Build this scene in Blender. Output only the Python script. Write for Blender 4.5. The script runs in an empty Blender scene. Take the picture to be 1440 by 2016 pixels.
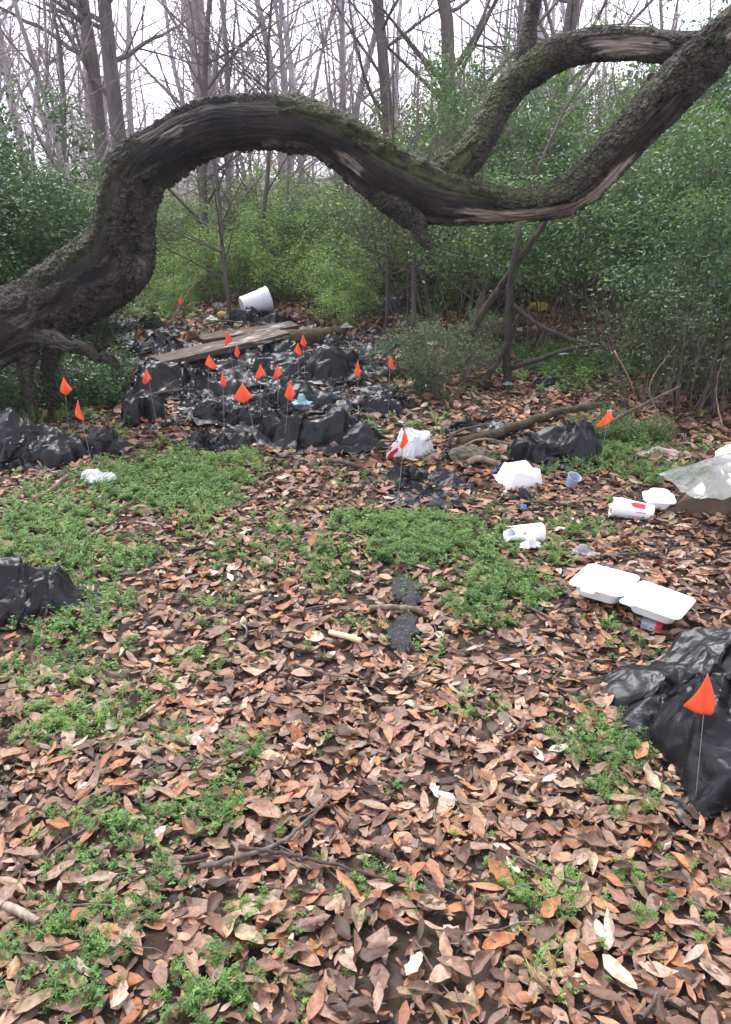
import bpy, math, random, time
import numpy as np
from mathutils import Vector, Matrix
T0 = time.time()
sc = bpy.context.scene
COL = sc.collection

# ------------------------------------------------------------------ camera, sky, sun, exposure
CAM_H, PITCH, FPX = 1.55, math.radians(23.0), 1567.0        # FPX: focal length in pixels of a 1440 x 2016 frame
cam = bpy.data.objects.new('camera', bpy.data.cameras.new('camera'))
COL.objects.link(cam); sc.camera = cam
cam.location = (0, 0, CAM_H); cam.rotation_euler = (math.pi/2 - PITCH, 0, 0)
cam.data.sensor_fit = 'VERTICAL'; cam.data.sensor_height = 24.0
cam.data.lens = 24.0*FPX/2016.0; cam.data.clip_start = 0.05; cam.data.clip_end = 1500

SUN_EL, SUN_AZ = math.radians(58), math.radians(-25)         # azimuth measured from +Y towards +X
world = bpy.data.worlds.new('World'); sc.world = world; world.use_nodes = True
wn, wl = world.node_tree.nodes, world.node_tree.links
bg = wn['Background']
sky = wn.new('ShaderNodeTexSky'); sky.sky_type = 'NISHITA'; sky.sun_disc = False
sky.sun_elevation = SUN_EL; sky.sun_rotation = SUN_AZ
sky.air_density = 1.0; sky.dust_density = 1.6; sky.ozone_density = 1.0
hs = wn.new('ShaderNodeHueSaturation'); hs.inputs['Saturation'].default_value = 0.16   # overcast: nearly colourless sky
wl.new(sky.outputs[0], hs.inputs['Color']); 
tintn = wn.new('ShaderNodeMix'); tintn.data_type = 'RGBA'; tintn.blend_type = 'MULTIPLY'; tintn.inputs[0].default_value = 1.0
tintn.inputs[7].default_value = (0.97, 0.96, 1.06, 1)
wl.new(hs.outputs[0], tintn.inputs[6]); wl.new(tintn.outputs[2], bg.inputs[0])
bg.inputs[1].default_value = 0.13
sun = bpy.data.objects.new('sun', bpy.data.lights.new('sun', 'SUN')); COL.objects.link(sun)
sun.data.energy = 1.2; sun.data.angle = math.radians(30); sun.data.color = (1.0, 0.97, 0.93)
_d = Vector((math.sin(SUN_AZ)*math.cos(SUN_EL), math.cos(SUN_AZ)*math.cos(SUN_EL), math.sin(SUN_EL)))
sun.rotation_euler = _d.to_track_quat('Z', 'Y').to_euler(); sun.location = _d*30
sc.view_settings.view_transform = 'Standard'; sc.view_settings.look = 'None'
sc.view_settings.gamma = 1.0; sc.view_settings.use_curve_mapping = False
sc.view_settings.exposure = 2.0
sc.render.engine = 'CYCLES'
cy = sc.cycles
cy.max_bounces = 5; cy.diffuse_bounces = 3; cy.glossy_bounces = 2; cy.transmission_bounces = 4
cy.transparent_max_bounces = 6; cy.volume_bounces = 1; cy.use_denoising = True
cy.sample_clamp_indirect = 6.0

# ------------------------------------------------------------------ numeric helpers
_perm = np.random.RandomState(7).permutation(256); _perm = np.concatenate([_perm, _perm, _perm])
_grad = np.random.RandomState(3).normal(size=(256, 3)); _grad /= np.linalg.norm(_grad, axis=1)[:, None]
def noise(x, y, z=0.0):
    x, y, z = np.broadcast_arrays(np.asarray(x, float), np.asarray(y, float), np.asarray(z, float))
    xi, yi, zi = np.floor(x).astype(int), np.floor(y).astype(int), np.floor(z).astype(int)
    xf, yf, zf = x-xi, y-yi, z-zi
    u, v, w = [t*t*t*(t*(t*6-15)+10) for t in (xf, yf, zf)]
    def g(dx, dy, dz):
        h = _perm[_perm[_perm[(xi+dx) & 255]+((yi+dy) & 255)]+((zi+dz) & 255)]
        gr = _grad[h]
        return gr[..., 0]*(xf-dx)+gr[..., 1]*(yf-dy)+gr[..., 2]*(zf-dz)
    l = lambda a, b, t: a+(b-a)*t
    return 1.5*l(l(l(g(0,0,0), g(1,0,0), u), l(g(0,1,0), g(1,1,0), u), v), l(l(g(0,0,1), g(1,0,1), u), l(g(0,1,1), g(1,1,1), u), v), w)
def fbm(x, y, z=0.0, o=4):
    s, a, f = 0.0, 1.0, 1.0
    for k in range(o):
        s = s+a*noise(x*f+17*k, y*f, np.asarray(z)*f); a *= .5; f *= 2.03
    return s
def worley(x, y, seed=0):
    xi, yi = np.floor(x).astype(int), np.floor(y).astype(int)
    d1 = np.full(x.shape, 9.0); d2 = d1.copy(); cid = np.zeros(x.shape, int)
    for dx in (-1, 0, 1):
        for dy in (-1, 0, 1):
            cx, cyy = xi+dx, yi+dy
            h = _perm[(_perm[(cx+seed) & 255]+cyy) & 255]; h2 = _perm[(h+91) & 255]
            d = np.hypot(cx+h/255.-x, cyy+h2/255.-y)
            nearer = d < d1
            d2 = np.where(nearer, d1, np.minimum(d2, d)); cid = np.where(nearer, h, cid); d1 = np.where(nearer, d, d1)
    return d1, d2, cid/255.
def sstep(a, b, x):
    t = np.clip((np.asarray(x, float)-a)/(b-a), 0, 1); return t*t*(3-2*t)

def hz(x, y):                                                # terrain height
    x = np.asarray(x, float); y = np.asarray(y, float)
    h = .035*noise(x*.55, y*.55, 3.1)+.014*noise(x*2.1, y*2.1, 8.)
    h = h+.10*np.exp(-((x+.75)/1.3)**2-((y-6.6)/1.1)**2)
    r = np.hypot(x, y-5)
    return h+.25*sstep(14, 30, r)*noise(x*.08, y*.08, 1.5)
def ray(px, py):
    return np.array([(px-720)/FPX, math.cos(PITCH)+math.sin(PITCH)*(1008-py)/FPX, -math.sin(PITCH)+math.cos(PITCH)*(1008-py)/FPX])
def G(px, py, up=0.0):                                       # where the line of sight meets the ground (or a level above it)
    r = ray(px, py); z = 0.0
    for _ in range(6):
        t = (z+up-CAM_H)/r[2]; p = r*t
        z = float(hz(p[0], p[1]))
    return Vector((p[0], p[1], z))
def P(px, py, Y):                                            # point of that line at distance Y
    r = ray(px, py); t = Y/r[1]
    return np.array([r[0]*t, Y, CAM_H+r[2]*t])
def axis_depth(p): return p[1]*math.cos(PITCH)+(CAM_H-p[2])*math.sin(PITCH)

# ------------------------------------------------------------------ mesh helpers
def mesh(name, V, F, mat=None, smooth=True, attrs=None):
    """V (n,3); F one array of faces or a list of them (quads and triangles)."""
    V = np.asarray(V, np.float32)
    Fs = F if isinstance(F, list) else [F]
    Fs = [np.asarray(f, np.int32) for f in Fs if len(f)]
    me = bpy.data.meshes.new(name)
    me.vertices.add(len(V)); me.vertices.foreach_set('co', V.ravel())
    loops = np.concatenate([f.ravel() for f in Fs]); tot = np.concatenate([np.full(len(f), f.shape[1], np.int32) for f in Fs])
    me.loops.add(len(loops)); me.loops.foreach_set('vertex_index', loops)
    me.polygons.add(len(tot)); me.polygons.foreach_set('loop_start', np.concatenate([[0], np.cumsum(tot)[:-1]]).astype(np.int32))
    me.polygons.foreach_set('loop_total', tot)
    me.polygons.foreach_set('use_smooth', np.full(len(tot), smooth))
    me.update(calc_edges=True)
    for k, a in (attrs or {}).items():
        a = np.asarray(a, np.float32)
        if a.ndim == 1: a = np.stack([a, a, a, np.ones_like(a)], 1)
        if a.shape[1] == 3: a = np.concatenate([a, np.ones((len(a), 1), np.float32)], 1)
        at = me.attributes.new(k, 'FLOAT_COLOR', 'POINT'); at.data.foreach_set('color', a.ravel())
    if mat: me.materials.append(mat)
    return me
def obj(name, me, parent=None, loc=None, rot=None, scale=None):
    o = bpy.data.objects.new(name, me); COL.objects.link(o)
    if parent: o.parent = parent
    if loc is not None: o.location = loc
    if rot is not None: o.rotation_euler = rot
    if scale is not None: o.scale = scale if hasattr(scale, '__len__') else (scale,)*3
    return o
def tag(o, label=None, cat=None, group=None, kind=None):
    if label: o['label'] = label
    if cat: o['category'] = cat
    if group: o['group'] = group
    if kind: o['kind'] = kind
    return o
def empty(name, loc, rz=0, label=None, cat=None, group=None):
    o = obj(name, None, None, loc, (0, 0, rz)); o.empty_display_size = .1
    return tag(o, label, cat, group)
def grid_faces(n, m, wrap=False):
    """faces of an n x m vertex grid (m wraps if asked)."""
    i = np.arange(n-1)[:, None]; j = np.arange(m if wrap else m-1)[None]
    j2 = (j+1) % m
    return np.stack(np.broadcast_arrays(i*m+j, i*m+j2, (i+1)*m+j2, (i+1)*m+j), -1).reshape(-1, 4)
def frames(path, ref=(0, 1, 0)):
    p = np.asarray(path, float); t = np.gradient(p, axis=0); t /= np.linalg.norm(t, axis=1)[:, None]+1e-12
    ref = np.asarray(ref, float)
    a = np.cross(t, ref); ln = np.linalg.norm(a, axis=1)[:, None]
    a = np.where(ln < 1e-3, np.cross(t, np.array([1., .1, .2])), a); a /= np.linalg.norm(a, axis=1)[:, None]+1e-12
    return t, a, np.cross(a, t)
def tube(path, rad, sides=6, ref=None):
    p = np.asarray(path, float); rad = np.asarray(rad, float)
    if ref is None:
        d = p[-1]-p[0]; ref = (0, 1, 0) if abs(d[1]) < .8*np.linalg.norm(d) else (0, 0, 1)
    t, a, b = frames(p, ref)
    th = np.arange(sides)*2*math.pi/sides
    ring = a[:, None]*np.cos(th)[None, :, None]+b[:, None]*np.sin(th)[None, :, None]
    return (p[:, None]+ring*rad[:, None, None]).reshape(-1, 3), grid_faces(len(p), sides, True)
class Geo:
    def __init__(s): s.V = []; s.Q = []; s.T = []; s.A = []; s.n = 0
    def add(s, V, F, attr=None):
        V = np.asarray(V, float); F = np.asarray(F)
        (s.Q if F.shape[1] == 4 else s.T).append(F+s.n); s.V.append(V); s.n += len(V)
        if attr is not None: s.A.append(np.broadcast_to(np.asarray(attr, float), (len(V), 4)))
    def build(s, name, mat, smooth=True, an=None):
        F = ([np.concatenate(s.Q)] if s.Q else [])+([np.concatenate(s.T)] if s.T else [])
        return mesh(name, np.concatenate(s.V), F, mat, smooth, {an: np.concatenate(s.A)} if an else None)
def catmull(pts, n):
    """smooth curve through rows of pts (any number of columns), n samples evenly spread by index."""
    p = np.asarray(pts, float); p = np.concatenate([[2*p[0]-p[1]], p, [2*p[-1]-p[-2]]])
    u = np.linspace(0, len(p)-3-1e-9, n); k = np.floor(u).astype(int); f = (u-k)[:, None]
    a, b, c, d = p[k], p[k+1], p[k+2], p[k+3]
    return .5*(2*b+(c-a)*f+(2*a-5*b+4*c-d)*f*f+(3*b-a-3*c+d)*f**3)
def resample(c, n):
    s = np.concatenate([[0], np.cumsum(np.linalg.norm(np.diff(c[:, :3], axis=0), axis=1))])
    q = np.linspace(0, s[-1], n); return np.stack([np.interp(q, s, c[:, k]) for k in range(c.shape[1])], 1), q
def rot_mats(yaw, pitch, roll):
    cy_, sy = np.cos(yaw), np.sin(yaw); cp, sp = np.cos(pitch), np.sin(pitch); cr, sr = np.cos(roll), np.sin(roll)
    R = np.empty((len(yaw), 3, 3))
    R[:, 0, 0] = cy_*cp; R[:, 0, 1] = cy_*sp*sr-sy*cr; R[:, 0, 2] = cy_*sp*cr+sy*sr
    R[:, 1, 0] = sy*cp; R[:, 1, 1] = sy*sp*sr+cy_*cr; R[:, 1, 2] = sy*sp*cr-cy_*sr
    R[:, 2, 0] = -sp; R[:, 2, 1] = cp*sr; R[:, 2, 2] = cp*cr
    return R
def scatter(proto, F, pos, R, scale, attr_proto=None, attr_inst=None):
    """copies of one small shape as one array."""
    n, k = len(pos), len(proto); scale = np.asarray(scale, float)
    sc3 = scale[:, None, None] if scale.ndim == 1 else scale[:, None, :]
    V = np.einsum('nij,nkj->nki', R, proto[None]*sc3)+pos[:, None]
    Fa = (F[None]+(np.arange(n)*k)[:, None, None]).reshape(-1, F.shape[1])
    A = None
    if attr_inst is not None:
        A = np.empty((n, k, 4)); A[:, :, 0] = attr_inst[:, 0:1]; A[:, :, 3] = attr_inst[:, 1:2]
        A[:, :, 1:3] = attr_proto[None] if attr_proto is not None else .5
        A = A.reshape(-1, 4)
    return V.reshape(-1, 3), Fa, A

# ------------------------------------------------------------------ material helpers
def mat(name):
    m = bpy.data.materials.new(name); m.use_nodes = True
    nt = m.node_tree; return m, nt.nodes, nt.links, nt.nodes['Principled BSDF']
def nnoise(n, l, scale, detail=4, rough=.6, coord=None, out='Fac', dist=0):
    t = n.new('ShaderNodeTexNoise'); t.inputs['Scale'].default_value = scale; t.inputs['Detail'].default_value = detail
    t.inputs['Roughness'].default_value = rough; t.inputs['Distortion'].default_value = dist
    if coord is not None: l.new(coord, t.inputs['Vector'])
    return t.outputs[out]
def ramp(n, l, fac, stops, interp='LINEAR'):
    r = n.new('ShaderNodeValToRGB'); r.color_ramp.interpolation = interp; e = r.color_ramp.elements
    while len(e) < len(stops): e.new(.5)
    for q, (p, c) in zip(e, stops): q.position = p; q.color = (*c, 1) if len(c) == 3 else c
    l.new(fac, r.inputs[0]); return r.outputs[0]
def mixc(n, l, fac, a, b, mode='MIX'):
    m = n.new('ShaderNodeMix'); m.data_type = 'RGBA'; m.blend_type = mode
    for s, v in ((0, fac), (6, a), (7, b)):
        if hasattr(v, 'is_linked'): l.new(v, m.inputs[s])
        elif s == 0: m.inputs[0].default_value = v
        else: m.inputs[s].default_value = (*v, 1)
    return m.outputs[2]
def mth(n, l, op, a, b=None):
    m = n.new('ShaderNodeMath'); m.operation = op
    for s, v in ((0, a), (1, b)):
        if v is None: continue
        if hasattr(v, 'is_linked'): l.new(v, m.inputs[s])
        else: m.inputs[s].default_value = v
    return m.outputs[0]
def bump(n, l, b, h, strength=.4, dist=.01):
    q = n.new('ShaderNodeBump'); q.inputs['Strength'].default_value = strength; q.inputs['Distance'].default_value = dist
    l.new(h, q.inputs['Height']); l.new(q.outputs[0], b.inputs['Normal']); return q
def attr(n, name):
    a = n.new('ShaderNodeAttribute'); a.attribute_name = name; return a
def sep(n, l, c):
    s = n.new('ShaderNodeSeparateColor'); l.new(c, s.inputs[0]); return s.outputs
def ocoord(n): return n.new('ShaderNodeTexCoord').outputs['Object']

def translucent_mix(n, l, b, col, f):
    tr = n.new('ShaderNodeBsdfTranslucent'); l.new(col, tr.inputs[0])
    mx = n.new('ShaderNodeMixShader'); mx.inputs[0].default_value = f
    out = [x for x in n if x.type == 'OUTPUT_MATERIAL'][0]
    l.new(b.outputs[0], mx.inputs[1]); l.new(tr.outputs[0], mx.inputs[2]); l.new(mx.outputs[0], out.inputs[0])

LEAF_STOPS = [(0., (.040, .025, .018)), (.12, (.095, .054, .036)), (.25, (.20, .105, .064)), (.36, (.31, .185, .125)), (.46, (.20, .120, .082)),
              (.56, (.37, .150, .058)), (.66, (.36, .205, .115)), (.75, (.25, .165, .125)), (.83, (.42, .30, .225)), (.91, (.30, .22, .105)), (1., (.56, .49, .43))]
def dead_leaf_material(name, per_object):
    m, n, l, b = mat(name)
    a = attr(n, 'lf'); s = sep(n, l, a.outputs['Color'])
    if per_object:
        oi = n.new('ShaderNodeObjectInfo'); tint = mth(n, l, 'ADD', mth(n, l, 'MULTIPLY', oi.outputs['Random'], .92), .06); val = mth(n, l, 'FRACT', mth(n, l, 'MULTIPLY', tint, 37.7))
    else:
        tint = s[0]; val = a.outputs['Alpha']
    base = ramp(n, l, tint, LEAF_STOPS)
    base = mixc(n, l, 1., base, ramp(n, l, val, [(0, (.58, .56, .56)), (.45, (1.05, 1.02, 1.02)), (1, (1.5, 1.45, 1.44))]), 'MULTIPLY')
    co = n.new('ShaderNodeTexCoord').outputs['Object']
    nz = nnoise(n, l, 55 if not per_object else 5, 6, .72, co)
    c = mixc(n, l, ramp(n, l, nz, [(.38, (0, 0, 0)), (.66, (1, 1, 1))]), base, mixc(n, l, 1., base, (.45, .40, .38), 'MULTIPLY'))
    # midrib: a pale line along the middle (s[1] is the place across the leaf, .5 in the middle)
    rib = mth(n, l, 'ABSOLUTE', mth(n, l, 'SUBTRACT', s[1], .5))
    ribm = ramp(n, l, rib, [(0., (1, 1, 1)), (.055, (0, 0, 0))])
    c = mixc(n, l, mth(n, l, 'MULTIPLY', ribm, .45), c, mixc(n, l, 1., base, (.45, .42, .40), 'MULTIPLY'))
    l.new(c, b.inputs['Base Color']); b.inputs['Roughness'].default_value = .52; b.inputs['Specular IOR Level'].default_value = .35
    bump(n, l, b, nz, .6, .004)
    translucent_mix(n, l, b, c, .10)
    return m
def green_leaf_material(name, stops, gloss=.45, trans=.28, obj_tint=True):
    m, n, l, b = mat(name)
    a = attr(n, 'lf'); s = sep(n, l, a.outputs['Color'])
    c = ramp(n, l, s[0], stops)
    if obj_tint:
        oi = n.new('ShaderNodeObjectInfo'); c = mixc(n, l, 1., c, oi.outputs['Color'], 'MULTIPLY')
    l.new(c, b.inputs['Base Color']); b.inputs['Roughness'].default_value = gloss
    b.inputs['Specular IOR Level'].default_value = .45
    translucent_mix(n, l, b, c, trans)
    return m

M = {}
M['litter'] = dead_leaf_material('dead_leaf_litter', False)
M['leaf'] = dead_leaf_material('dead_leaf', True)
M['weed'] = green_leaf_material('weed_green', [(0, (.060, .120, .028)), (.5, (.145, .270, .060)), (.85, (.235, .375, .090)), (1, (.37, .46, .16))], .5, .38, False)
M['privet'] = green_leaf_material('privet_leaf', [(0, (.05, .092, .036)), (.5, (.10, .175, .062)), (.88, (.17, .255, .085)), (1, (.34, .38, .11))], .36, .45)

def bark_material(name, cols, scale=9, stretch=.22, bs=.6, objtint=False):
    m, n, l, b = mat(name)
    mp = n.new('ShaderNodeMapping'); mp.inputs['Scale'].default_value = (1, 1, stretch)
    l.new(ocoord(n), mp.inputs[0])
    nz = nnoise(n, l, scale, 6, .7, mp.outputs[0])
    c = ramp(n, l, nz, [(.3, cols[0]), (.5, cols[1]), (.7, cols[2])])
    if objtint:
        oi = n.new('ShaderNodeObjectInfo'); c = mixc(n, l, 1., c, oi.outputs['Color'], 'MULTIPLY')
    l.new(c, b.inputs['Base Color']); b.inputs['Roughness'].default_value = .9; b.inputs['Specular IOR Level'].default_value = .2
    bump(n, l, b, nz, bs, .02)
    return m
M['grey_bark'] = bark_material('grey_bark', [(.10, .09, .093), (.19, .175, .18), (.28, .262, .27)], 7, .25, .6, True)
M['twig'] = bark_material('twig_bark', [(.09, .078, .074), (.17, .152, .145), (.25, .228, .22)], 14, .3, .2, True)
M['stick'] = bark_material('stick_bark', [(.05, .04, .035), (.12, .095, .08), (.22, .185, .16)], 22, .3, .4, True)
def plain(name, col, rough=.6, var=.25, scale=12, spec=.4, bs=.2, bd=.004):
    m, n, l, b = mat(name)
    nz = nnoise(n, l, scale, 5, .6, ocoord(n))
    c = mixc(n, l, nz, tuple(x*(1-var) for x in col), tuple(min(1, x*(1+var)) for x in col))
    l.new(c, b.inputs['Base Color']); b.inputs['Roughness'].default_value = rough; b.inputs['Specular IOR Level'].default_value = spec
    if bs: bump(n, l, b, nz, bs, bd)
    return m
def soil_material():
    m, n, l, b = mat('woodland_soil')
    co = ocoord(n)
    a = nnoise(n, l, 1.3, 6, .65, co); f = nnoise(n, l, 34, 6, .7, co); g = nnoise(n, l, .5, 4, .5, co)
    c = mixc(n, l, f, (.012, .008, .006), (.048, .034, .026))
    c = mixc(n, l, ramp(n, l, a, [(.5, (0, 0, 0)), (.75, (1, 1, 1))]), c, (.045, .037, .024))
    v = n.new('ShaderNodeTexVoronoi'); v.inputs['Scale'].default_value = 16; l.new(co, v.inputs['Vector'])
    lc = ramp(n, l, sep(n, l, v.outputs['Color'])[0], [(0, (.03, .02, .015)), (.5, (.08, .053, .04)), (1, (.15, .10, .08))])
    c = mixc(n, l, .5, c, lc)
    c = mixc(n, l, ramp(n, l, g, [(.52, (0, 0, 0)), (.62, (.5, .5, .5))]), c, (.05, .075, .028))
    l.new(c, b.inputs['Base Color']); b.inputs['Roughness'].default_value = .95; b.inputs['Specular IOR Level'].default_value = .15
    bump(n, l, b, f, .8, .02)
    return m
M['soil'] = soil_material()

# ------------------------------------------------------------------ the ground
t = np.linspace(-1, 1, 181); xs = 14*t+286*t**7
t = np.linspace(0, 1, 221); ys = -8+34*t+350*t**6
gx, gy = np.meshgrid(xs, ys)
V = np.stack([gx, gy, hz(gx, gy)], -1).reshape(-1, 3)
ground = obj('ground', mesh('ground', V, grid_faces(len(ys), len(xs)), M['soil']))
tag(ground, 'brown woodland floor covered in dead leaves', kind='structure')

# ------------------------------------------------------------------ weed map: patches of low green weeds, laid on the ground
PATCH = [(330, 945, 150, 55, 1.), (110, 1010, 120, 45, .8), (60, 1085, 110, 45, .8), (210, 1100, 120, 40, .7), (470, 935, 60, 40, .7), (395, 985, 70, 35, .9),
  (880, 1075, 170, 42, 1.), (760, 1035, 110, 28, .9), (990, 1150, 85, 55, .95), (950, 1210, 60, 35, .8), (1120, 1045, 90, 25, .5), (640, 1120, 70, 45, .55), (480, 1060, 120, 50, .35),
  (170, 1210, 90, 50, .6), (130, 1250, 90, 40, .6), (120, 1330, 110, 40, .6), (140, 1430, 120, 50, .7), (260, 1380, 70, 40, .45), (330, 1460, 60, 35, .45),
  (430, 1600, 60, 45, .8), (490, 1510, 60, 60, .55), (400, 1320, 60, 30, .5), (230, 1640, 130, 60, .7), (220, 1700, 110, 60, .7), (190, 1790, 120, 60, .65), (90, 1870, 120, 80, .8), (150, 1930, 80, 60, .7), (340, 1740, 50, 40, .55),
  (430, 1950, 90, 70, .8), (490, 1840, 40, 60, .5), (1075, 1910, 80, 60, .8), (1080, 1770, 90, 45, .75), (1010, 1740, 50, 30, .5), (1215, 1460, 90, 55, .85), (1150, 1420, 50, 40, .6), (1230, 1570, 60, 40, .65), (1120, 1470, 40, 30, .6),
  (1220, 885, 100, 30, .9), (1150, 900, 70, 30, .8), (1290, 930, 70, 25, .7), (1130, 925, 60, 18, .6), (1240, 1790, 50, 30, .4), (1370, 1740, 60, 30, .4), (1340, 880, 60, 20, .5), (830, 850, 50, 20, .5), (760, 845, 40, 25, .4),
  (1130, 715, 150, 35, 1.), (1250, 735, 120, 25, .7), (330, 605, 110, 22, .7), (470, 560, 150, 22, .6), (900, 600, 160, 22, .6), (1000, 580, 80, 15, .6), (100, 800, 120, 40, .6), (200, 860, 60, 30, .4), (930, 1400, 60, 25, .35), (660, 1480, 60, 30, .25), (770, 1545, 40, 20, .3)]
_pc = []
for (px, py, rx, ry, w) in PATCH:
    c = G(px, py); ax = axis_depth((c.x, c.y, 0)); f = G(px, py-ry*.7)
    _pc.append((c.x, c.y, rx*ax/FPX, max(abs(f.y-c.y)*1.35, .05), w))
def weed_density(x, y):
    d = np.zeros_like(x)
    n1 = fbm(x*3.1, y*3.1, 5., 3)
    for (cx, cy_, rx, ry, w) in _pc:
        e = ((x-cx)/rx)**2+((y-cy_)/ry)**2+1.1*n1
        d = np.maximum(d, w*sstep(2.3, .1, e))
    return np.maximum(d, .22*sstep(.10, .55, fbm(x*2.6, y*2.6, 9., 3)))

# ------------------------------------------------------------------ dead leaves
def leaf_shape(rows, cols, width, curl, fold, wave, lobes=0., seed=0, bend=0.):
    rs = np.random.RandomState(seed)
    tt = np.linspace(0, 1, rows); uu = np.linspace(-1, 1, cols)
    w = np.sin(math.pi*tt**.88)**.75*width*.5
    w[0] = w[-1] = .004
    if lobes: w = w*(1+lobes*np.cos(tt*math.pi*6+rs.rand()*6)*np.sin(math.pi*tt))
    w = w*(1+.07*rs.normal(size=rows)*np.sin(math.pi*tt))
    ph = rs.rand()*6
    T_, U = np.meshgrid(tt, uu, indexing='ij')
    X = T_-.5+(.012 if cols > 3 else .0)*rs.normal(size=T_.shape)*np.abs(U); Y = U*w[:, None]*(1+.045*rs.normal(size=T_.shape)*np.abs(U))+bend*np.sin(math.pi*T_)*.1
    Z = curl*((T_-.5)**2*2)+fold*np.abs(U)**1.3*w[:, None]*2+wave*np.sin(T_*9+ph+U)*w[:, None]*U
    Z -= Z.min()*.7
    lf = np.stack([(U+1)/2, T_], -1).reshape(-1, 2)
    return np.stack([X, Y, Z], -1).reshape(-1, 3), grid_faces(rows, cols), lf
rs = np.random.RandomState(11)
SHAPES_HI = [leaf_shape(7, 4 if k % 2 else 3, rs.uniform(.27, .44), rs.uniform(-.2, .3), rs.uniform(-.15, .4), rs.uniform(.1, .4), (0, 0, .3, 0)[k % 4], k, rs.uniform(-1, 1)) for k in range(12)]
SHAPES_LO = [leaf_shape(4, 3, rs.uniform(.36, .52), rs.uniform(-.3, .5), rs.uniform(-.1, .6), .2, 0, k+50) for k in range(6)]

bare_c = G(830, 1860); bare_c2 = G(850, 970); sh_a, sh_b = G(800, 1165), G(790, 1260)
def leaf_keep(x, y):
    k = 1-.45*weed_density(x, y)
    k = k*(1-.55*np.exp(-((x-bare_c.x)/.15)**2-((y-bare_c.y)/.11)**2))
    k = k*(1-.5*np.exp(-((x+.6)/1.1)**2-((y-6.1)/.7)**2))
    for c in (sh_a, sh_b):
        k = k*np.where((np.abs(x-c.x) < .06) & (np.abs(y-c.y) < .12), .10, 1.)
    return k*(.72+.28*sstep(-.35, .3, fbm(x*1.3, y*1.3, 2., 3)))
G_lit = Geo(); rs = np.random.RandomState(5)
def litter_band(y0, y1, dens, shapes, size, lift, tiltsd, margin=.8, slope=.52):
    wmax = slope*y1+margin
    n = int(dens*(y1-y0)*2*wmax)
    x = rs.uniform(-wmax, wmax, n); y = rs.uniform(y0, y1, n)
    ok = (np.abs(x) < slope*y+margin) & (rs.rand(n) < leaf_keep(x, y)); x, y = x[ok], y[ok]; n = len(x)
    layer = rs.rand(n)
    z = hz(x, y)+layer*lift+.003
    kind = rs.randint(len(shapes), size=n)
    big = np.clip(np.where(rs.rand(n) < .4, rs.normal(.5, .17, n), rs.normal(1.05, .27, n)), .25, 1.7)*size
    # tint follows the litter: broad families of colour, darker towards the bottom
    tint = np.clip(rs.beta(1.25, 1.15, n)*1.0+.10*fbm(x*1.1, y*1.1, 4., 2)-.16*(1-layer), .0, 1.)
    for k, (pv, pf, lf) in enumerate(shapes):
        q = np.where(kind == k)[0]
        if not len(q): continue
        R = rot_mats(rs.uniform(0, 6.283, len(q)), rs.normal(0, tiltsd, len(q))*np.where(rs.rand(len(q)) < .2, 2.4, 1), rs.normal(0, tiltsd*1.2, len(q))*np.where(rs.rand(len(q)) < .2, 2.2, 1))
        flip = rs.rand(len(q)) < .3
        s3 = np.stack([big[q], big[q]*rs.uniform(.8, 1.45, len(q)), big[q]*np.where(flip, -.8, 1.)], 1)
        pos = np.stack([x[q], y[q], z[q]+np.where(flip, .006, 0)], 1)
        V, F, A = scatter(pv, pf, pos, R, s3, lf, np.stack([tint[q], rs.rand(len(q))], 1))
        G_lit.Q.append(F+G_lit.n); G_lit.V.append(V); G_lit.A.append(A); G_lit.n += len(V)
litter_band(.6, 2.3, 2300, SHAPES_HI, .054, .022, .15)
litter_band(.6, 2.3, 1700, [leaf_shape(3, 3, .5, .3, .3, .1, 0, k+170) for k in range(4)], .024, .020, .3)
litter_band(2.3, 4.2, 1750, [leaf_shape(6, 3, rs.uniform(.28, .44), rs.uniform(-.2, .35), rs.uniform(-.1, .45), .25, 0, k+150, rs.uniform(-1, 1)) for k in range(8)], .056, .022, .17)
litter_band(4.2, 7.5, 850, SHAPES_LO, .068, .025, .22)
litter_band(7.5, 13, 330, SHAPES_LO, .095, .035, .4, 1.0)
litter_band(13, 24, 45, SHAPES_LO, .15, .05, .4, 1.0)
o = obj('leaf_litter', G_lit.build('leaf_litter', M['litter'], True, 'lf'), ground); tag(o, 'deep carpet of brown and tan fallen leaves', kind='stuff')
print('litter', G_lit.n, time.time()-T0)

# the three hundred nearest leaves, each its own piece of the ground
LM = []
for k in range(18):
    v, f, lf = leaf_shape(9, 5, rs.uniform(.27, .46), rs.uniform(-.15, .28), rs.uniform(-.1, .4), rs.uniform(.1, .4), .30 if k in (3, 8, 13) else 0, k+80, rs.uniform(-1, 1))
    LM.append(mesh('leaf', v, f, M['leaf'], True, {'lf': np.concatenate([np.zeros((len(lf), 1)), lf], 1)}))
n = 0
while n < 300:
    px, py = rs.uniform(-20, 1460), 1290+740*rs.rand()**.7
    p = G(px, py)
    if rs.rand() > float(leaf_keep(np.array([p.x]), np.array([p.y]))[0])+.1: continue
    if px > 1290 and py < 1680: continue
    s = float(np.clip(rs.normal(.070, .014), .045, .105))
    o = obj('leaf', LM[rs.randint(len(LM))], ground, (p.x, p.y, p.z+.024+.01*rs.rand()), (rs.normal(0, .13), rs.normal(0, .13), rs.uniform(0, 6.28)), (s, s*rs.uniform(.8, 1.15), s*rs.choice([1, -1], p=[.75, .25])))
    n += 1

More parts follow.
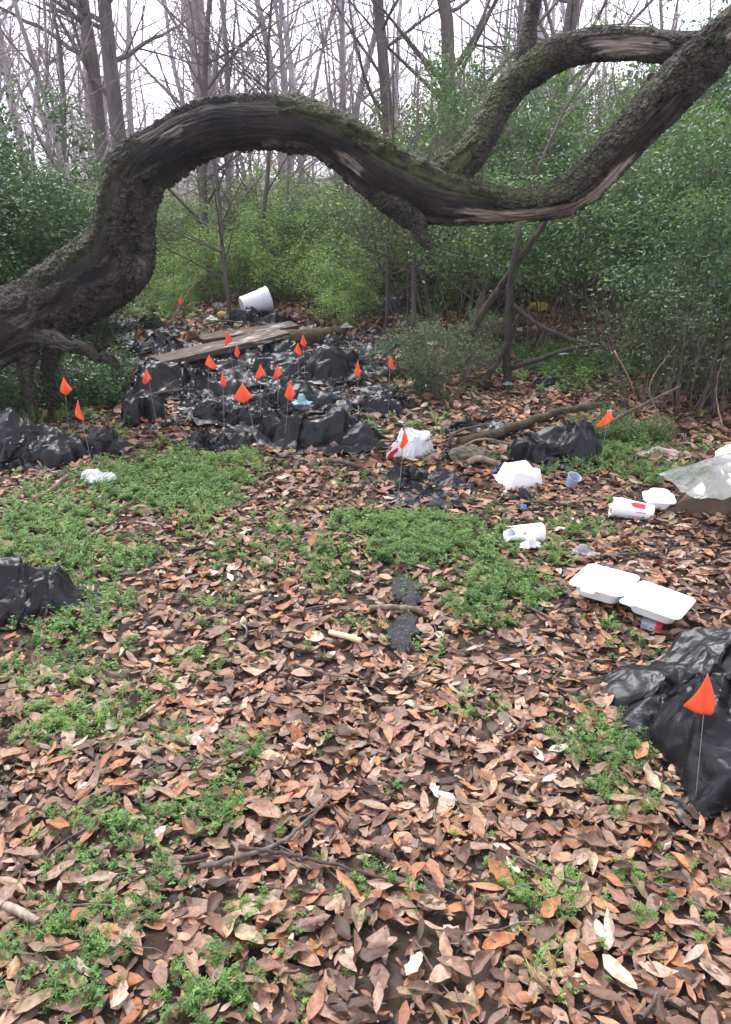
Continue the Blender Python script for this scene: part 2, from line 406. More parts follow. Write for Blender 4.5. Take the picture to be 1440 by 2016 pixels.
# ------------------------------------------------------------------ low green weeds
def sprig(seed, kind):
    r = np.random.RandomState(seed); g = Geo()
    diamond = np.array([[0, 0, 0], [.5, .36, .06], [1, 0, .0], [.5, -.36, .06]]); dq = np.array([[0, 1, 2, 3]])
    for k in range(r.randint(4, 7)):
        a = r.uniform(0, 6.28); le = r.uniform(.5, 1.0); lean = r.uniform(.25, .85)
        d = np.array([math.cos(a)*lean, math.sin(a)*lean, 1-.55*lean]); d /= np.linalg.norm(d)
        side = np.cross(d, [0, 0, 1]); side /= np.linalg.norm(side)+1e-9
        tipp = d*le
        w = .018
        g.add(np.array([-side*w, side*w, tipp+side*w*.5, tipp-side*w*.5]), np.array([[0, 1, 2, 3]]))
        whorls = 3 if kind == 0 else 4
        for q in range(whorls):
            c = tipp*((q+1.2)/(whorls+.2)); nl = 5 if kind == 0 else 3
            off = r.uniform(0, 6.28)
            for j in range(nl):
                b_ = off+j*6.283/nl
                R = rot_mats(np.array([b_]), np.array([r.normal(-.15, .3)]), np.array([r.normal(0, .4)]))[0]
                s = (np.array([.27, .10, .2]) if kind == 0 else np.array([.19, .24, .22]))*r.uniform(.6, 1.25)
                g.add((diamond*s)@R.T+c, dq)
    return np.concatenate(g.V), np.concatenate(g.Q)
def grass_tuft(seed):
    r = np.random.RandomState(seed); g = Geo()
    for k in range(9):
        a = r.uniform(0, 6.28); d = np.array([math.cos(a), math.sin(a), 0.]); sd = np.array([-d[1], d[0], 0])*.022; ln = r.uniform(.7, 1.5); c0 = d*r.uniform(0, .3)
        m1 = c0+d*ln*.25+np.array([0, 0, ln*.6]); m2 = c0+d*ln*.65+np.array([0, 0, ln*.75])
        g.add(np.array([c0-sd, c0+sd, m1+sd, m1-sd]), np.array([[0, 1, 2, 3]]))
        g.add(np.array([m1-sd, m1+sd, m2+sd*.2, m2-sd*.2]), np.array([[0, 1, 2, 3]]))
    return np.concatenate(g.V), np.concatenate(g.Q)
SPR = [grass_tuft(70), sprig(0, 0), sprig(1, 1), sprig(2, 0), sprig(3, 0), sprig(4, 1), sprig(5, 1), sprig(6, 0)]
G_w = Geo(); rs = np.random.RandomState(21)
def weed_band(y0, y1, dens, size, mg=.6, slope=.5):
    wmax = slope*y1+mg; n = int(dens*(y1-y0)*2*wmax)
    x = rs.uniform(-wmax, wmax, n); y = rs.uniform(y0, y1, n)
    D = weed_density(x, y)
    ok = (np.abs(x) < slope*y+mg) & (rs.rand(n) < D); x, y, D = x[ok], y[ok], D[ok]; n = len(x)
    kind = np.clip(((fbm(x*1.7, y*1.7, 7., 2)+.5)*8).astype(int)+rs.randint(-2, 3, n), 0, 7)
    for k, (pv, pf) in enumerate(SPR):
        q = np.where(kind == k)[0]
        if not len(q): continue
        R = rot_mats(rs.uniform(0, 6.28, len(q)), rs.normal(0, .15, len(q)), rs.normal(0, .15, len(q)))
        tint = np.clip(.45+.28*fbm(x[q]*1.2, y[q]*1.2, 1., 2)+rs.normal(0, .15, len(q)), 0, 1)
        s = size*rs.uniform(.55, 1.15, len(q))*(.7+.45*D[q])
        V, F, A = scatter(pv, pf, np.stack([x[q], y[q], hz(x[q], y[q])+.008], 1), R, s, None, np.stack([tint, tint], 1))
        A[:, 0] = np.clip(A[:, 0]+np.repeat(rs.normal(0, .10, len(A)//4+1), 4)[:len(A)], 0, 1)
        G_w.Q.append(F+G_w.n); G_w.V.append(V); G_w.A.append(A); G_w.n += len(V)
weed_band(.65, 2.4, 1900, .045)
weed_band(2.4, 4.6, 1400, .056)
weed_band(4.6, 9, 260, .09)
weed_band(9, 16, 60, .17)
tag(obj('ground_weeds', G_w.build('ground_weeds', M['weed'], False, 'lf')), 'patches of low bright green weeds between the dead leaves', kind='stuff')
print('weeds', G_w.n, time.time()-T0)

# ------------------------------------------------------------------ the arching tree
def arch_material():
    m, n, l, b = mat('old_tree_surface')
    a = attr(n, 'tr'); s = sep(n, l, a.outputs['Color'])       # bark, pale wood, moss ; alpha: grain
    co = ocoord(n)
    n1 = nnoise(n, l, 16, 7, .7, co); n2 = nnoise(n, l, 60, 5, .7, co); n3 = nnoise(n, l, 3.2, 4, .6, co)
    bark = ramp(n, l, n1, [(.30, (.012, .010, .009)), (.48, (.040, .034, .028)), (.62, (.078, .067, .056)), (.80, (.17, .155, .135))])
    g2 = attr(n, 'gr'); gs = sep(n, l, g2.outputs['Color'])
    wood = ramp(n, l, gs[0], [(.15, (.008, .007, .007)), (.5, (.019, .015, .0135)), (.75, (.038, .028, .023)), (.98, (.10, .078, .064))])
    wood = mixc(n, l, ramp(n, l, n3, [(.45, (0, 0, 0)), (.62, (1, 1, 1))]), wood, mixc(n, l, 1., wood, (.42, .42, .48), 'MULTIPLY'))
    pale = ramp(n, l, gs[0], [(.2, (.06, .046, .037)), (.45, (.23, .185, .15)), (.8, (.48, .42, .36))])
    wood = mixc(n, l, s[1], wood, pale)
    c = mixc(n, l, s[0], wood, bark)
    c = mixc(n, l, ramp(n, l, n3, [(.52, (0, 0, 0)), (.64, (.75, .75, .75))]), c, mixc(n, l, 1., c, (.35, .33, .34), 'MULTIPLY'))
    mossc = mixc(n, l, n2, (.035, .045, .014), (.115, .125, .045))
    mm = mth(n, l, 'MULTIPLY', s[2], ramp(n, l, n1, [(.36, (0, 0, 0)), (.58, (1, 1, 1))]))
    c = mixc(n, l, mm, c, mossc)
    lich = mth(n, l, 'MULTIPLY', s[0], ramp(n, l, n2, [(.66, (0, 0, 0)), (.72, (.8, .8, .8))]))
    c = mixc(n, l, lich, c, (.34, .34, .30))
    l.new(c, b.inputs['Base Color'])
    b.inputs['Roughness'].default_value = .78; b.inputs['Specular IOR Level'].default_value = .3
    vo = n.new('ShaderNodeTexVoronoi'); vo.feature = 'DISTANCE_TO_EDGE'; vo.inputs['Scale'].default_value = 30
    wv = mixc(n, l, .035, co, nnoise(n, l, 14, 3, .6, co, 'Color'), 'ADD'); l.new(wv, vo.inputs['Vector'])
    crack = mth(n, l, 'MULTIPLY', s[0], ramp(n, l, vo.outputs['Distance'], [(0, (0, 0, 0)), (.16, (1, 1, 1))]))
    hh = mth(n, l, 'ADD', mth(n, l, 'ADD', mth(n, l, 'MULTIPLY', n1, .8), mth(n, l, 'MULTIPLY', n2, .5)), mth(n, l, 'MULTIPLY', crack, .7))
    bump(n, l, b, hh, 1., .018)
    return m
M['arch'] = arch_material()
def limb(ctrl, nseg, sides, fields, seed, ref=(0, 1, 0), rough=1., slim=.93):
    """ctrl rows: px, py, radius px, Y. fields(s01, pxs, th, noise) gives bark, pale, moss in 0..1 and an extra offset."""
    C = []
    for (px, py, r, Y) in ctrl:
        p = P(px, py, Y); C.append([*p, r*slim*(1-.08*float(sstep(900, 1050, px)))*axis_depth(p)/FPX, px])
    c, s = resample(catmull(C, nseg*2), nseg)
    p, rad, pxs = c[:, :3], c[:, 3], c[:, 4]
    t_, a, bb = frames(p, ref)                                # a: outward in the picture plane, bb: towards or away from the viewer
    th = np.linspace(0, 2*math.pi, sides, endpoint=False)     # 0 up, 90 degrees towards the viewer
    fr = -np.abs(1.)*np.sign(bb[:, 1:2])*bb                   # towards the viewer: -Y
    dirs = a[:, None]*np.cos(th)[None, :, None]+fr[:, None]*np.sin(th)[None, :, None]
    base = p[:, None]+dirs*rad[:, None, None]
    S, TH = np.meshgrid(s, th, indexing='ij'); PX = np.broadcast_to(pxs[:, None], S.shape); R = np.broadcast_to(rad[:, None], S.shape)
    cx, sx = np.cos(TH), np.sin(TH)
    lump = fbm(base[..., 0]*2.6, base[..., 1]*2.6+seed, base[..., 2]*2.6, 3)
    edge = fbm(S*4+seed, cx*1.8, sx*1.8, 4)
    bark, pale, moss, extra = fields(S/s[-1], PX, np.degrees(TH), edge, base)
    # bark plates: cells drawn out along the limb
    u = TH*R/.024; v = S/.046+.6*np.floor(u)
    w1, w2, cid = worley(u+.35*noise(S*9, cx*3, sx*3), v+.5*noise(S*14+5, cx*4, sx*4), seed)
    plate = sstep(.02, .34, w2-w1)*(.55+.6*cid)*(.5+.5*sstep(-.25, .25, fbm(S*2.2+seed, cx*1.2, sx*1.2, 2)))
    gr = fbm(S*1.6+seed, cx*R*85, sx*R*85, 4)                  # wood grain along the limb
    grain = np.clip(.5+.55*gr, 0, 1)
    d = .13*R*lump*rough
    kf = np.clip(R/.15, .2, 1.)
    d = d+kf*bark*(.012+.026*plate*rough)+(1-bark)*(.006*gr+.006*fbm(S*5, cx*R*90, sx*R*90+seed, 2))*rough+extra
    d = d+kf*.010*bark*noise(base[..., 0]*16, base[..., 1]*16, base[..., 2]*16)
    Vv = base+dirs*d[..., None]
    nv = Vv.reshape(-1, 3); F = grid_faces(nseg, sides, True)
    caps = np.stack([p[0], p[-1]]); k0 = len(nv)
    j = np.arange(sides); j2 = (j+1) % sides; e = (nseg-1)*sides
    Tt = np.concatenate([np.stack([np.full(sides, k0), j2, j], 1), np.stack([np.full(sides, k0+1), e+j, e+j2], 1)])
    nv = np.concatenate([nv, caps])
    cat = lambda q: np.concatenate([q.ravel(), q[0, :1], q[-1, :1]])
    A = np.stack([cat(bark), cat(pale), cat(moss), np.ones(len(nv))], 1)
    Gq = np.stack([cat(grain)]*3+[np.ones(len(nv))], 1)
    return mesh('limb', nv, [F, Tt], M['arch'], True, {'tr': A, 'gr': Gq})
MAIN = [(-260, 800, 84, 5.30), (-130, 725, 80, 5.3), (-20, 660, 70, 5.3), (60, 622, 68, 5.3), (140, 573, 76, 5.28), (222, 512, 76, 5.26), (247, 425, 60, 5.24), (270, 347, 60, 5.22), (334, 290, 57, 5.2), (403, 256, 53, 5.2),
        (475, 245, 52, 5.18), (550, 243, 52, 5.16), (622, 256, 51, 5.14), (684, 290, 54, 5.12), (742, 333, 55, 5.1), (803, 366, 56, 5.08), (872, 389, 51, 5.06), (950, 402, 41, 5.03), (1030, 407, 37, 5.0),
        (1100, 392, 42, 4.97), (1160, 355, 44, 4.94), (1216, 298, 46, 4.9), (1272, 233, 50, 4.86), (1335, 167, 53, 4.82), (1402, 102, 50, 4.78), (1480, 30, 47, 4.74), (1570, -50, 42, 4.7), (1680, -160, 36, 4.66)]
def win(x, a, b, soft): return sstep(a-soft, a+soft, x)*(1-sstep(b-soft, b+soft, x))
def main_fields(s, px, th, e, pos):
    f = lambda lo, hi, w=14: win(th+22*e, lo, hi, w)          # band of angles with a ragged border
    q = px+45*e
    bare = win(q, 285, 545, 14)*f(12, 190)                    # stripped dark wood on the crest
    bare = np.maximum(bare, win(q, 540, 720, 14)*f(62, 150))
    bare = np.maximum(bare, win(q, 690, 955, 12)*f(48, 168))
    bare = np.maximum(bare, win(q, 930, 1190, 12)*f(98, 190))
    bare = np.maximum(bare, win(q, 1150, 1330, 12)*f(82, 150))
    bare = np.maximum(bare, win(q, 150, 300, 12)*f(58, 84)*.95)
    bare = np.maximum(bare, win(q, 120, 235, 10)*f(86, 112))
    bare = np.maximum(bare, win(q, -60, 95, 14)*f(58, 150))
    bare = np.maximum(bare, win(q, 1405, 1600, 10)*f(50, 100))
    bark = 1-sstep(.35, .6, bare)
    pale = win(q, 935, 1200, 14)*win(th+26*e, 108, 200, 8)*.9
    pale = np.maximum(pale, win(q, 655, 735, 12)*win(th+30*e, 112, 132, 6)*.7)
    pale = np.maximum(pale, win(q, 335, 400, 10)*win(th+40*e, 62, 74, 5)*.5)
    pale = np.maximum(pale, win(q, -60, 100, 14)*win(th, 60, 150, 12)*.22*(e > 0))
    pale = np.maximum(pale, win(q, 1405, 1600, 10)*win(th, 50, 100, 10)*.8)
    moss = win(px, 120, 300, 60)*win(th, -1, 60, 25)*.6+win(px, 560, 1150, 60)*win(th, -1, 70, 20)*.8+win(px, 1150, 1700, 60)*win(th, -1, 75, 20)*.35
    moss = np.maximum(moss, win(px, 120, 300, 60)*win(th, 300, 361, 20)*.7)
    # knot with a sunken eye near the upper right, and a swollen burl under the bend
    K = P(1296, 236, 4.66); dk = np.linalg.norm(pos-K, axis=-1)
    ring = .022*np.exp(-((dk-.10)/.028)**2)-.060*np.exp(-(dk/.075)**2)
    Bq = P(282, 545, 5.2); db = np.linalg.norm(pos-Bq, axis=-1)
    extra = ring+.030*np.exp(-(db/.13)**2)*(1+.8*e)
    rag = np.where(bark > .5, 0, -.012)
    # long splits where the bark stops
    split = -.035*np.exp(-((th-58-9*e)/3.5)**2)*win(px, 640, 980, 20)-.03*np.exp(-((th-100-9*e)/3.)**2)*win(px, 980, 1200, 20)
    return bark, pale, np.clip(moss, 0, 1), extra+split+rag
tb = G(-330, 830)
arch = empty('arching_tree', (float(P(-200, 760, 5.3)[0]), 5.3, 0), 0, 'old dark oak trunk arching low across the clearing, part stripped of bark', 'tree')
def adopt(o, par):
    o.parent = par; o.matrix_parent_inverse = Matrix.Translation(-par.location); return o
adopt(obj('trunk', limb(MAIN, 820, 126, main_fields, 3, rough=.85, slim=.86)), arch)['label'] = 'thick S-curved trunk with dark stripped wood and rough bark'
BR = [(862, 376, 34, 5.07), (893, 342, 42, 5.1), (927, 302, 40, 5.14), (955, 258, 37, 5.2), (982, 208, 39, 5.28), (1024, 155, 43, 5.32), (1085, 112, 44, 5.3), (1155, 90, 43, 5.24), (1232, 86, 41, 5.14), (1305, 92, 38, 5.0), (1362, 92, 34, 4.86), (1410, 90, 26, 4.8)]
def br_fields(s, px, th, e, pos):
    bare = win(px+30*e, 890, 925, 8)*win(th+20*e, 60, 120, 10)
    bare = np.maximum(bare, win(px+40*e, 1160, 1330, 12)*win(th+24*e, 70, 140, 10))
    pale = win(px+30*e, 1170, 1330, 16)*win(th+24*e, 75, 140, 10)*.75
    moss = win(px, 880, 1080, 40)*win(th, -1, 100, 25)*.85+win(px, 1080, 1300, 40)*win(th, -1, 50, 20)*.5+win(px, 900, 1300, 40)*win(th, 310, 361, 20)*.6
    return 1-sstep(.35, .6, bare), pale, np.clip(moss, 0, 1), 0*th
adopt(obj('branch', limb(BR, 460, 92, br_fields, 9, rough=.85, slim=.71)), arch)['label'] = 'mossy side limb curving up and over behind the trunk'
bark_only = lambda s, px, th, e, pos: (np.ones_like(th), 0*th, .25*win(th, -1, 80, 30), 0*th)
dark_wood = lambda s, px, th, e, pos: (sstep(-.1, .1, e), .15*(e < 0), .2*win(th, -1, 80, 30), 0*th)
def piece(name, ctrl, nseg, sides, fld, seed, ref=(0, 1, 0), rough=.6):
    return adopt(obj(name, limb(ctrl, nseg, sides, fld, seed, ref, rough)), arch)
piece('limb_stub', [(728, 356, 20, 5.12), (768, 392, 26, 5.06), (800, 420, 21, 5.01), (822, 440, 17, 4.98), (829, 462, 14, 4.96), (842, 478, 11, 4.95), (852, 487, 6, 4.95)], 120, 32, bark_only, 4, (0, 1, 0), 1.4)
piece('branch', [(1032, 150, 26, 5.34), (1036, 100, 22, 5.36), (1043, 50, 17, 5.4), (1052, 0, 15, 5.44), (1058, -80, 13, 5.5), (1075, -220, 9, 5.6)], 160, 30, bark_only, 12)
piece('limb_stub', [(1335, 150, 12, 4.95), (1305, 152, 9, 4.95), (1276, 153, 7, 4.95)], 40, 20, dark_wood, 5)
piece('prop_limb', [(58, 690, 20, 5.3), (50, 730, 14, 5.3), (60, 775, 13, 5.3), (66, 822, 9, 5.28)], 110, 28, bark_only, 6)
piece('prop_limb', [(112, 670, 22, 5.32), (102, 700, 17, 5.4), (92, 745, 12, 5.5), (95, 785, 9, 5.55)], 90, 24, bark_only, 7)
piece('root_limb', [(60, 655, 22, 5.25), (110, 668, 18, 5.1), (140, 682, 13, 5.02), (165, 683, 13, 5.0), (190, 702, 9, 4.98), (215, 706, 8, 4.97), (236, 726, 5, 4.97)], 150, 30, dark_wood, 8, (0, 1, 0), 1.5)
piece('limb_stub', [(258, 505, 26, 5.2), (274, 524, 22, 5.14), (276, 545, 13, 5.12), (270, 560, 5, 5.12)], 70, 28, dark_wood, 14)
print('arch', time.time()-T0)

# ------------------------------------------------------------------ bare trees, saplings, shrubs
def grow(g, p0, d0, length, r0, level, r, sides, kinks, spawn, tips=None, droop=0., maxlevel=3):
    n = max(4, int(length/ (0.55 if level == 0 else .28)))
    n = min(n, 16)
    step = length/(n-1); d = np.array(d0, float); p = np.array(p0, float); pts = [p.copy()]
    for k in range(n-1):
        d = d+r.normal(0, kinks, 3)+np.array([0, 0, droop]); d /= np.linalg.norm(d); p = p+d*step; pts.append(p.copy())
    pts = np.array(pts); rad = r0*(1-.82*np.linspace(0, 1, n)**1.1); rad[-1] *= .5
    V, F = tube(pts, rad, sides[min(level, len(sides)-1)])
    g[0 if level == 0 else 1].add(V, F)
    if tips is not None and level >= 1: tips.append(pts)
    if level >= maxlevel: return
    cnt, lo, ratio, ang = spawn[level]
    for k in range(cnt):
        f = r.uniform(lo, .98); i = min(int(f*(n-1)), n-2); q = pts[i]+(pts[i+1]-pts[i])*(f*(n-1)-i)
        tdir = pts[i+1]-pts[i]; tdir /= np.linalg.norm(tdir)
        sd = np.cross(tdir, r.normal(size=3)); sd /= np.linalg.norm(sd)+1e-9
        an = math.radians(r.normal(ang, 12)); nd = tdir*math.cos(an)+sd*math.sin(an)
        ln = length*ratio*r.uniform(.5, 1.15)*(1-.45*f)
        grow(g, q, nd, ln, max(r0*(1-.8*f)*(.34 if level == 0 and r0 > .08 else .5), .0022), level+1, r, sides, kinks*1.25, spawn, tips, droop, maxlevel)
def bare_tree(seed, height, r0, nb, twig):
    r = np.random.RandomState(seed); g = [Geo(), Geo()]
    grow(g, (0, 0, -.15), (r.normal(0, .05), r.normal(0, .05), 1), height, r0, 0, r, (9, 5, 3, 3), .055, [(nb, .22 if r0 > .18 else .10, .38, 52), (8, .12, .55, 48), (twig, .1, .6, 45)], droop=.03)
    return g[0].build('trunk', M['grey_bark']), g[1].build('branches', M['twig'])
BARE = [bare_tree(100+k, h, r0, nb, tw) for k, (h, r0, nb, tw) in enumerate([(12, .17, 24, 5), (11, .12, 24, 5), (10, .10, 26, 5), (13, .20, 22, 5)])]
SAPL = [bare_tree(200+k, h, r0, nb, tw) for k, (h, r0, nb, tw) in enumerate([(6.5, .045, 18, 5), (5.5, .035, 18, 5), (7, .055, 19, 5)])]
print('trees', sum(len(a.polygons)+len(b.polygons) for a, b in BARE+SAPL), time.time()-T0)
def place_tree(name, proto, x, y, rz, s, tint, label, cat, group, lean=(0, 0)):
    e = empty(name, (x, y, float(hz(x, y))), rz, label, cat, group); e.scale = (s[0], s[0], s[1]) if hasattr(s, '__len__') else (s,)*3
    e.rotation_euler = (lean[0], lean[1], rz)
    for nm, me in zip(('trunk', 'branches'), proto):
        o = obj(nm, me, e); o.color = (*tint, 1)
    return e
def gx_at(px, Y): return (px-720)/FPX*(Y*math.cos(PITCH)+(CAM_H-.0)*math.sin(PITCH))
rs = np.random.RandomState(77)
# the ones that stand out
for (px, Y, pr, s, lab, ln) in [
    (226, 16.0, 3, (.72, 1.), 'thick straight bare trunk, left one of the close pair behind the arch', (0, .01)),
    (266, 15.6, 3, (.76, .97), 'thick straight bare trunk, right one of the close pair behind the arch', (0, -.01)),
    (425, 27, 0, 1.3, 'pale forked bare tree above the left shoulder of the arch', (0, .03)),
    (552, 27, 1, 1.2, 'pale bare tree standing above the crest of the arch', (0, -.02)),
    (640, 18, 2, .9, 'leaning bare tree with a long low side limb right of the crest', (0, .09)),
    (775, 13, 2, 1.0, 'dark slim bare tree behind the green shrubs at top centre', (0, .0)),
    (905, 12.5, 1, 1.0, 'straight grey tree rising between the shrubs and the mossy limb', (0, .02)),
    (1100, 14.5, 1, 1.1, 'grey tree trunk above the high curve of the mossy limb', (0, .01)),
    (125, 14, 2, .55, 'dark crooked sapling forking above the left evergreen thicket', (0, -.03)),
    (20, 18, 2, .95, 'slanting grey trunk at the top left corner', (0, -.12))]:
    place_tree('bare_tree', BARE[pr], gx_at(px, Y), Y, rs.uniform(0, 6.28), s, (.70, .64, .60) if Y < 17 else (1.5, 1.42, 1.45), lab, 'tree', 'bare trees standing behind the arch', ln)  # farther trunks tinted paler: the fading of haze painted into the bark
for (px, Y, k, s, lab) in [(455, 9.5, 1, .75, 'thin upright sapling stem under the left side of the arch'), (505, 11.5, 0, .8, 'slim dark sapling stem standing under the crest of the arch'),
    (410, 12, 2, 1.0, 'slender sapling slanting up behind the left shoulder of the arch'), (760, 8.6, 1, .6, 'thin sapling below the sagging middle of the trunk')]:
    place_tree('sapling', SAPL[k], gx_at(px, Y), Y, rs.uniform(0, 6.28), s, (.55, .5, .47), lab, 'tree', 'saplings under the arch', (rs.normal(0, .04), rs.normal(0, .06)))
# the far wood
for k in range(66):
    Y = rs.uniform(23, 50); X = rs.uniform(-.56, .56)*(Y+3)
    place_tree('bare_tree', BARE[rs.randint(4)], X, Y, rs.uniform(0, 6.28), (rs.uniform(.5, .95), rs.uniform(.8, 1.2)), (2.1, 2.0, 2.15), 'slender bare grey tree in the pale woodland far behind', 'tree', 'bare trees of the far woodland', (rs.normal(0, .05), rs.normal(0, .07)))  # pale lavender tint puts distance haze into the bark colour
for k in range(105):
    Y = rs.uniform(12, 34); X = rs.uniform(-.56, .56)*(Y+2)
    place_tree('sapling', SAPL[rs.randint(3)], X, Y, rs.uniform(0, 6.28), rs.uniform(.6, 1.2), (1.5, 1.42, 1.45), 'thin bare sapling among the trees behind the thicket', 'tree', 'bare saplings behind the thicket', (rs.normal(0, .1), rs.normal(0, .12)))  # bark lightened as if veiled by haze, in the tint itself

for k in range(16):
    px, Y = rs.uniform(640, 1480), rs.uniform(7.6, 11.5)
    place_tree('sapling', SAPL[rs.randint(3)], gx_at(px, Y), Y, rs.uniform(0, 6.28), (rs.uniform(.4, .7), rs.uniform(.35, .6)), (.95, .86, .78), 'thin twiggy bare sapling standing inside the green thicket on the right', 'tree', 'bare saplings inside the right thicket', (rs.normal(0, .12), rs.normal(0, .18)))
LEAFQ = np.array([[0, 0, 0], [.45, .27, .07], [1, 0, -.03], [.45, -.27, .07]]); LQF = np.array([[0, 1, 2, 3]])
def shrub(seed, height, spread, nst, nleaf, leaf, bare=.2, twl=1.):
    r = np.random.RandomState(seed); g = [Geo(), Geo()]; tips = []
    for k in range(nst):
        a = r.uniform(0, 6.28); rr = r.uniform(.02, .16)*spread
        d = (math.cos(a)*spread*r.uniform(.1, .55)/height, math.sin(a)*spread*r.uniform(.1, .55)/height, 1.)
        grow(g, (math.cos(a)*rr, math.sin(a)*rr, -.05), d, height*r.uniform(.6, 1.1), r.uniform(.006, .013)*(.6+.25*height), 0, r, (5, 3, 3), .10,
             [(9, bare, .42*twl, 55), (5, .1, .55, 50)], tips, droop=-.035, maxlevel=2)
    pts = np.concatenate([q[1:] for q in tips]); pts = pts[pts[:, 2] > bare*height*.55]
    i = r.randint(len(pts), size=nleaf); pos = pts[i]+r.normal(0, leaf*1.25, (nleaf, 3)); pos[:, 2] = np.maximum(pos[:, 2], .03)
    R = rot_mats(r.uniform(0, 6.28, nleaf), r.normal(.15, .5, nleaf), r.normal(0, .55, nleaf))
    clump = fbm(pos[:, 0]*2.2, pos[:, 1]*2.2, pos[:, 2]*2.2+seed, 2)
    tint = np.clip(.45+.25*clump+r.normal(0, .17, nleaf)+.5*(r.rand(nleaf) < .02), 0, 1)
    V, F, A = scatter(LEAFQ, LQF, pos, R, leaf*r.uniform(.6, 1.3, nleaf), None, np.stack([tint, tint], 1))
    stems = Geo(); [stems.add(np.concatenate(q.V), np.concatenate(q.Q)) for q in g if q.V]
    return stems.build('stems', M['twig']), mesh('foliage', V, F, M['privet'], False, {'lf': A})
SH = {'tall': [shrub(300+k, 2.5, 1.5, 9, 6800, .052, .10) for k in range(3)],
      'dense': [shrub(320+k, 2.1, 1.5, 12, 12000, .050, .04) for k in range(3)],
      'open': [shrub(340+k, 2.0, 1.7, 8, 4600, .048, .08) for k in range(3)],
      'spray': [shrub(350+k, 2.2, 1.9, 7, 3600, .052, .48, 1.25) for k in range(2)],
      'bare': [shrub(360+k, 1.5, 1.5, 13, 1500, .042, .34, 1.3) for k in range(2)],
      'low': [shrub(380+k, .55, .9, 12, 2600, .040, .02) for k in range(3)]}
print('shrubs', time.time()-T0)
def place_shrub(kind, px, Y, s, tint, label, group, cat='shrub', hs_=1.):
    x = gx_at(px, Y); pr = SH[kind][rs.randint(len(SH[kind]))]
    e = empty('shrub', (x, Y, float(hz(x, Y))), rs.uniform(0, 6.28), label, cat, group); e.scale = (s, s, s*hs_)
    for nm, me in zip(('stems', 'foliage'), pr):
        o = obj(nm, me, e); o.color = (*tint, 1) if nm == 'foliage' else (.6, .56, .52, 1)
DARK, MID, LIGHT, BLUE = (.50, .60, .52), (1.05, 1.05, .75), (2.1, 1.95, 1.1), (.85, .98, .80)
for (px, Y, s, h) in [(-60, 7.6, 1.1, 1.05), (30, 8.4, 1.15, 1.15), (110, 7.4, .85, 1.05), (60, 6.7, .8, .95), (-40, 6.6, .9, .9), (150, 8.6, .8, 1.1), (165, 7.2, .6, .9), (-130, 7.2, 1.1, 1.), (20, 7.4, .9, 1.)]:
    place_shrub('dense', px, Y, s, DARK, 'dark evergreen shrub in the dense thicket left of the trunk', 'evergreen shrubs left of the trunk', hs_=h)
for k in range(40):
    px = rs.uniform(170, 900); Y = rs.uniform(11.2, 17) if px < 640 else rs.uniform(9.8, 16)
    lim = 1.9+.02*abs(px-540)*.25
    place_shrub('open', px, Y, rs.uniform(.75, 1.0), LIGHT if rs.rand() < .6 else MID, 'light green privet shrub in the thicket seen under the arch', 'light green shrubs under the arch', hs_=rs.uniform(.7, .92))
for k in range(27):
    px = rs.uniform(660, 1540); Y = rs.uniform(7.8, 15)
    if Y < 10.2 and px < 1320: Y += 2.6
    place_shrub('tall' if rs.rand() < .7 else 'dense', px, Y, rs.uniform(.8, 1.2), [BLUE, MID, (.62, .74, .62), (1.35, 1.3, .8)][rs.randint(4)], 'tall green privet shrub in the thicket right of the arch', 'tall green shrubs on the right', hs_=rs.uniform(.9, 1.25)*(1+.02*(Y-8)))
for (px, Y, s) in [(300, 10.6, .6), (370, 11., .7), (430, 10.8, .6), (480, 11.4, .7), (540, 10.6, .6), (590, 10.2, .65), (630, 9.6, .6), (700, 9.2, .6), (680, 8.6, .4), (330, 9.8, .4)]:
    place_shrub('open', px, Y, s, LIGHT, 'light green privet shrub in the thicket seen under the arch', 'light green shrubs under the arch', hs_=.85)
for (px, Y, s) in [(850, 5.85, .30), (800, 6.3, .26), (905, 6.2, .30)]:
    place_shrub('tall', px, Y, s, DARK, 'small dark leafy bush right of the black bag pile', 'dark bushes right of the bag pile', hs_=.75)
for (px, Y, s, h) in [(1330, 6.4, .8, 1.0), (1430, 6.0, .75, 1.), (1500, 5.6, .8, 1.), (1390, 6.8, .95, 1.1)]:
    place_shrub('tall', px, Y, s*.8, BLUE, 'arching leafy shrub with bare lower stems at the right edge', 'leafy shrubs at the right edge', hs_=h)
for (px, Y, s) in [(1260, 5.6, .62), (1350, 5.5, .7), (1430, 5.4, .7), (1310, 6.0, .7), (880, 5.7, .4)]:
    place_shrub('bare', px, Y, s, DARK, 'tangle of thin bare stems with few leaves behind the right bag', 'tangled bare shrubs on the right')
for (px, Y, s) in [(25, 5.6, .8), (90, 5.75, .7), (150, 5.6, .8), (190, 5.75, .75), (215, 5.6, .5), (0, 5.3, .6), (135, 6.1, .8), (30, 6.2, .9), (230, 6.0, .5)]:
    place_shrub('low', px, Y, s, DARK, 'low dark green undergrowth plant below the leaning trunk', 'low plants below the trunk', 'plant')
for (px, Y, s) in [(1160, 4.75, .35), (1210, 4.85, .35), (1250, 4.7, .35), (1290, 4.75, .3), (1120, 4.62, .28)]:
    place_shrub('low', px, Y, s, MID, 'small green leafy plant beside the right black bag', 'small plants beside the right bag', 'plant')

for (px, Y, s, h) in [(1220, 7.4, .85, 1.), (1120, 7.8, .9, 1.), (1020, 7.3, .8, 1.), (930, 7.6, .8, .95), (1300, 7.0, .8, .95), (1190, 8.4, .9, 1.), (880, 8.2, .85, 1.), (1080, 8.8, .9, 1.05), (820, 8.6, .8, .9)]:
    place_shrub('spray', px, Y, s, BLUE if px > 1000 else MID, 'loose shrub with leafy sprays hanging over open ground below the sagging trunk', 'leafy sprays below the sagging trunk', hs_=h)
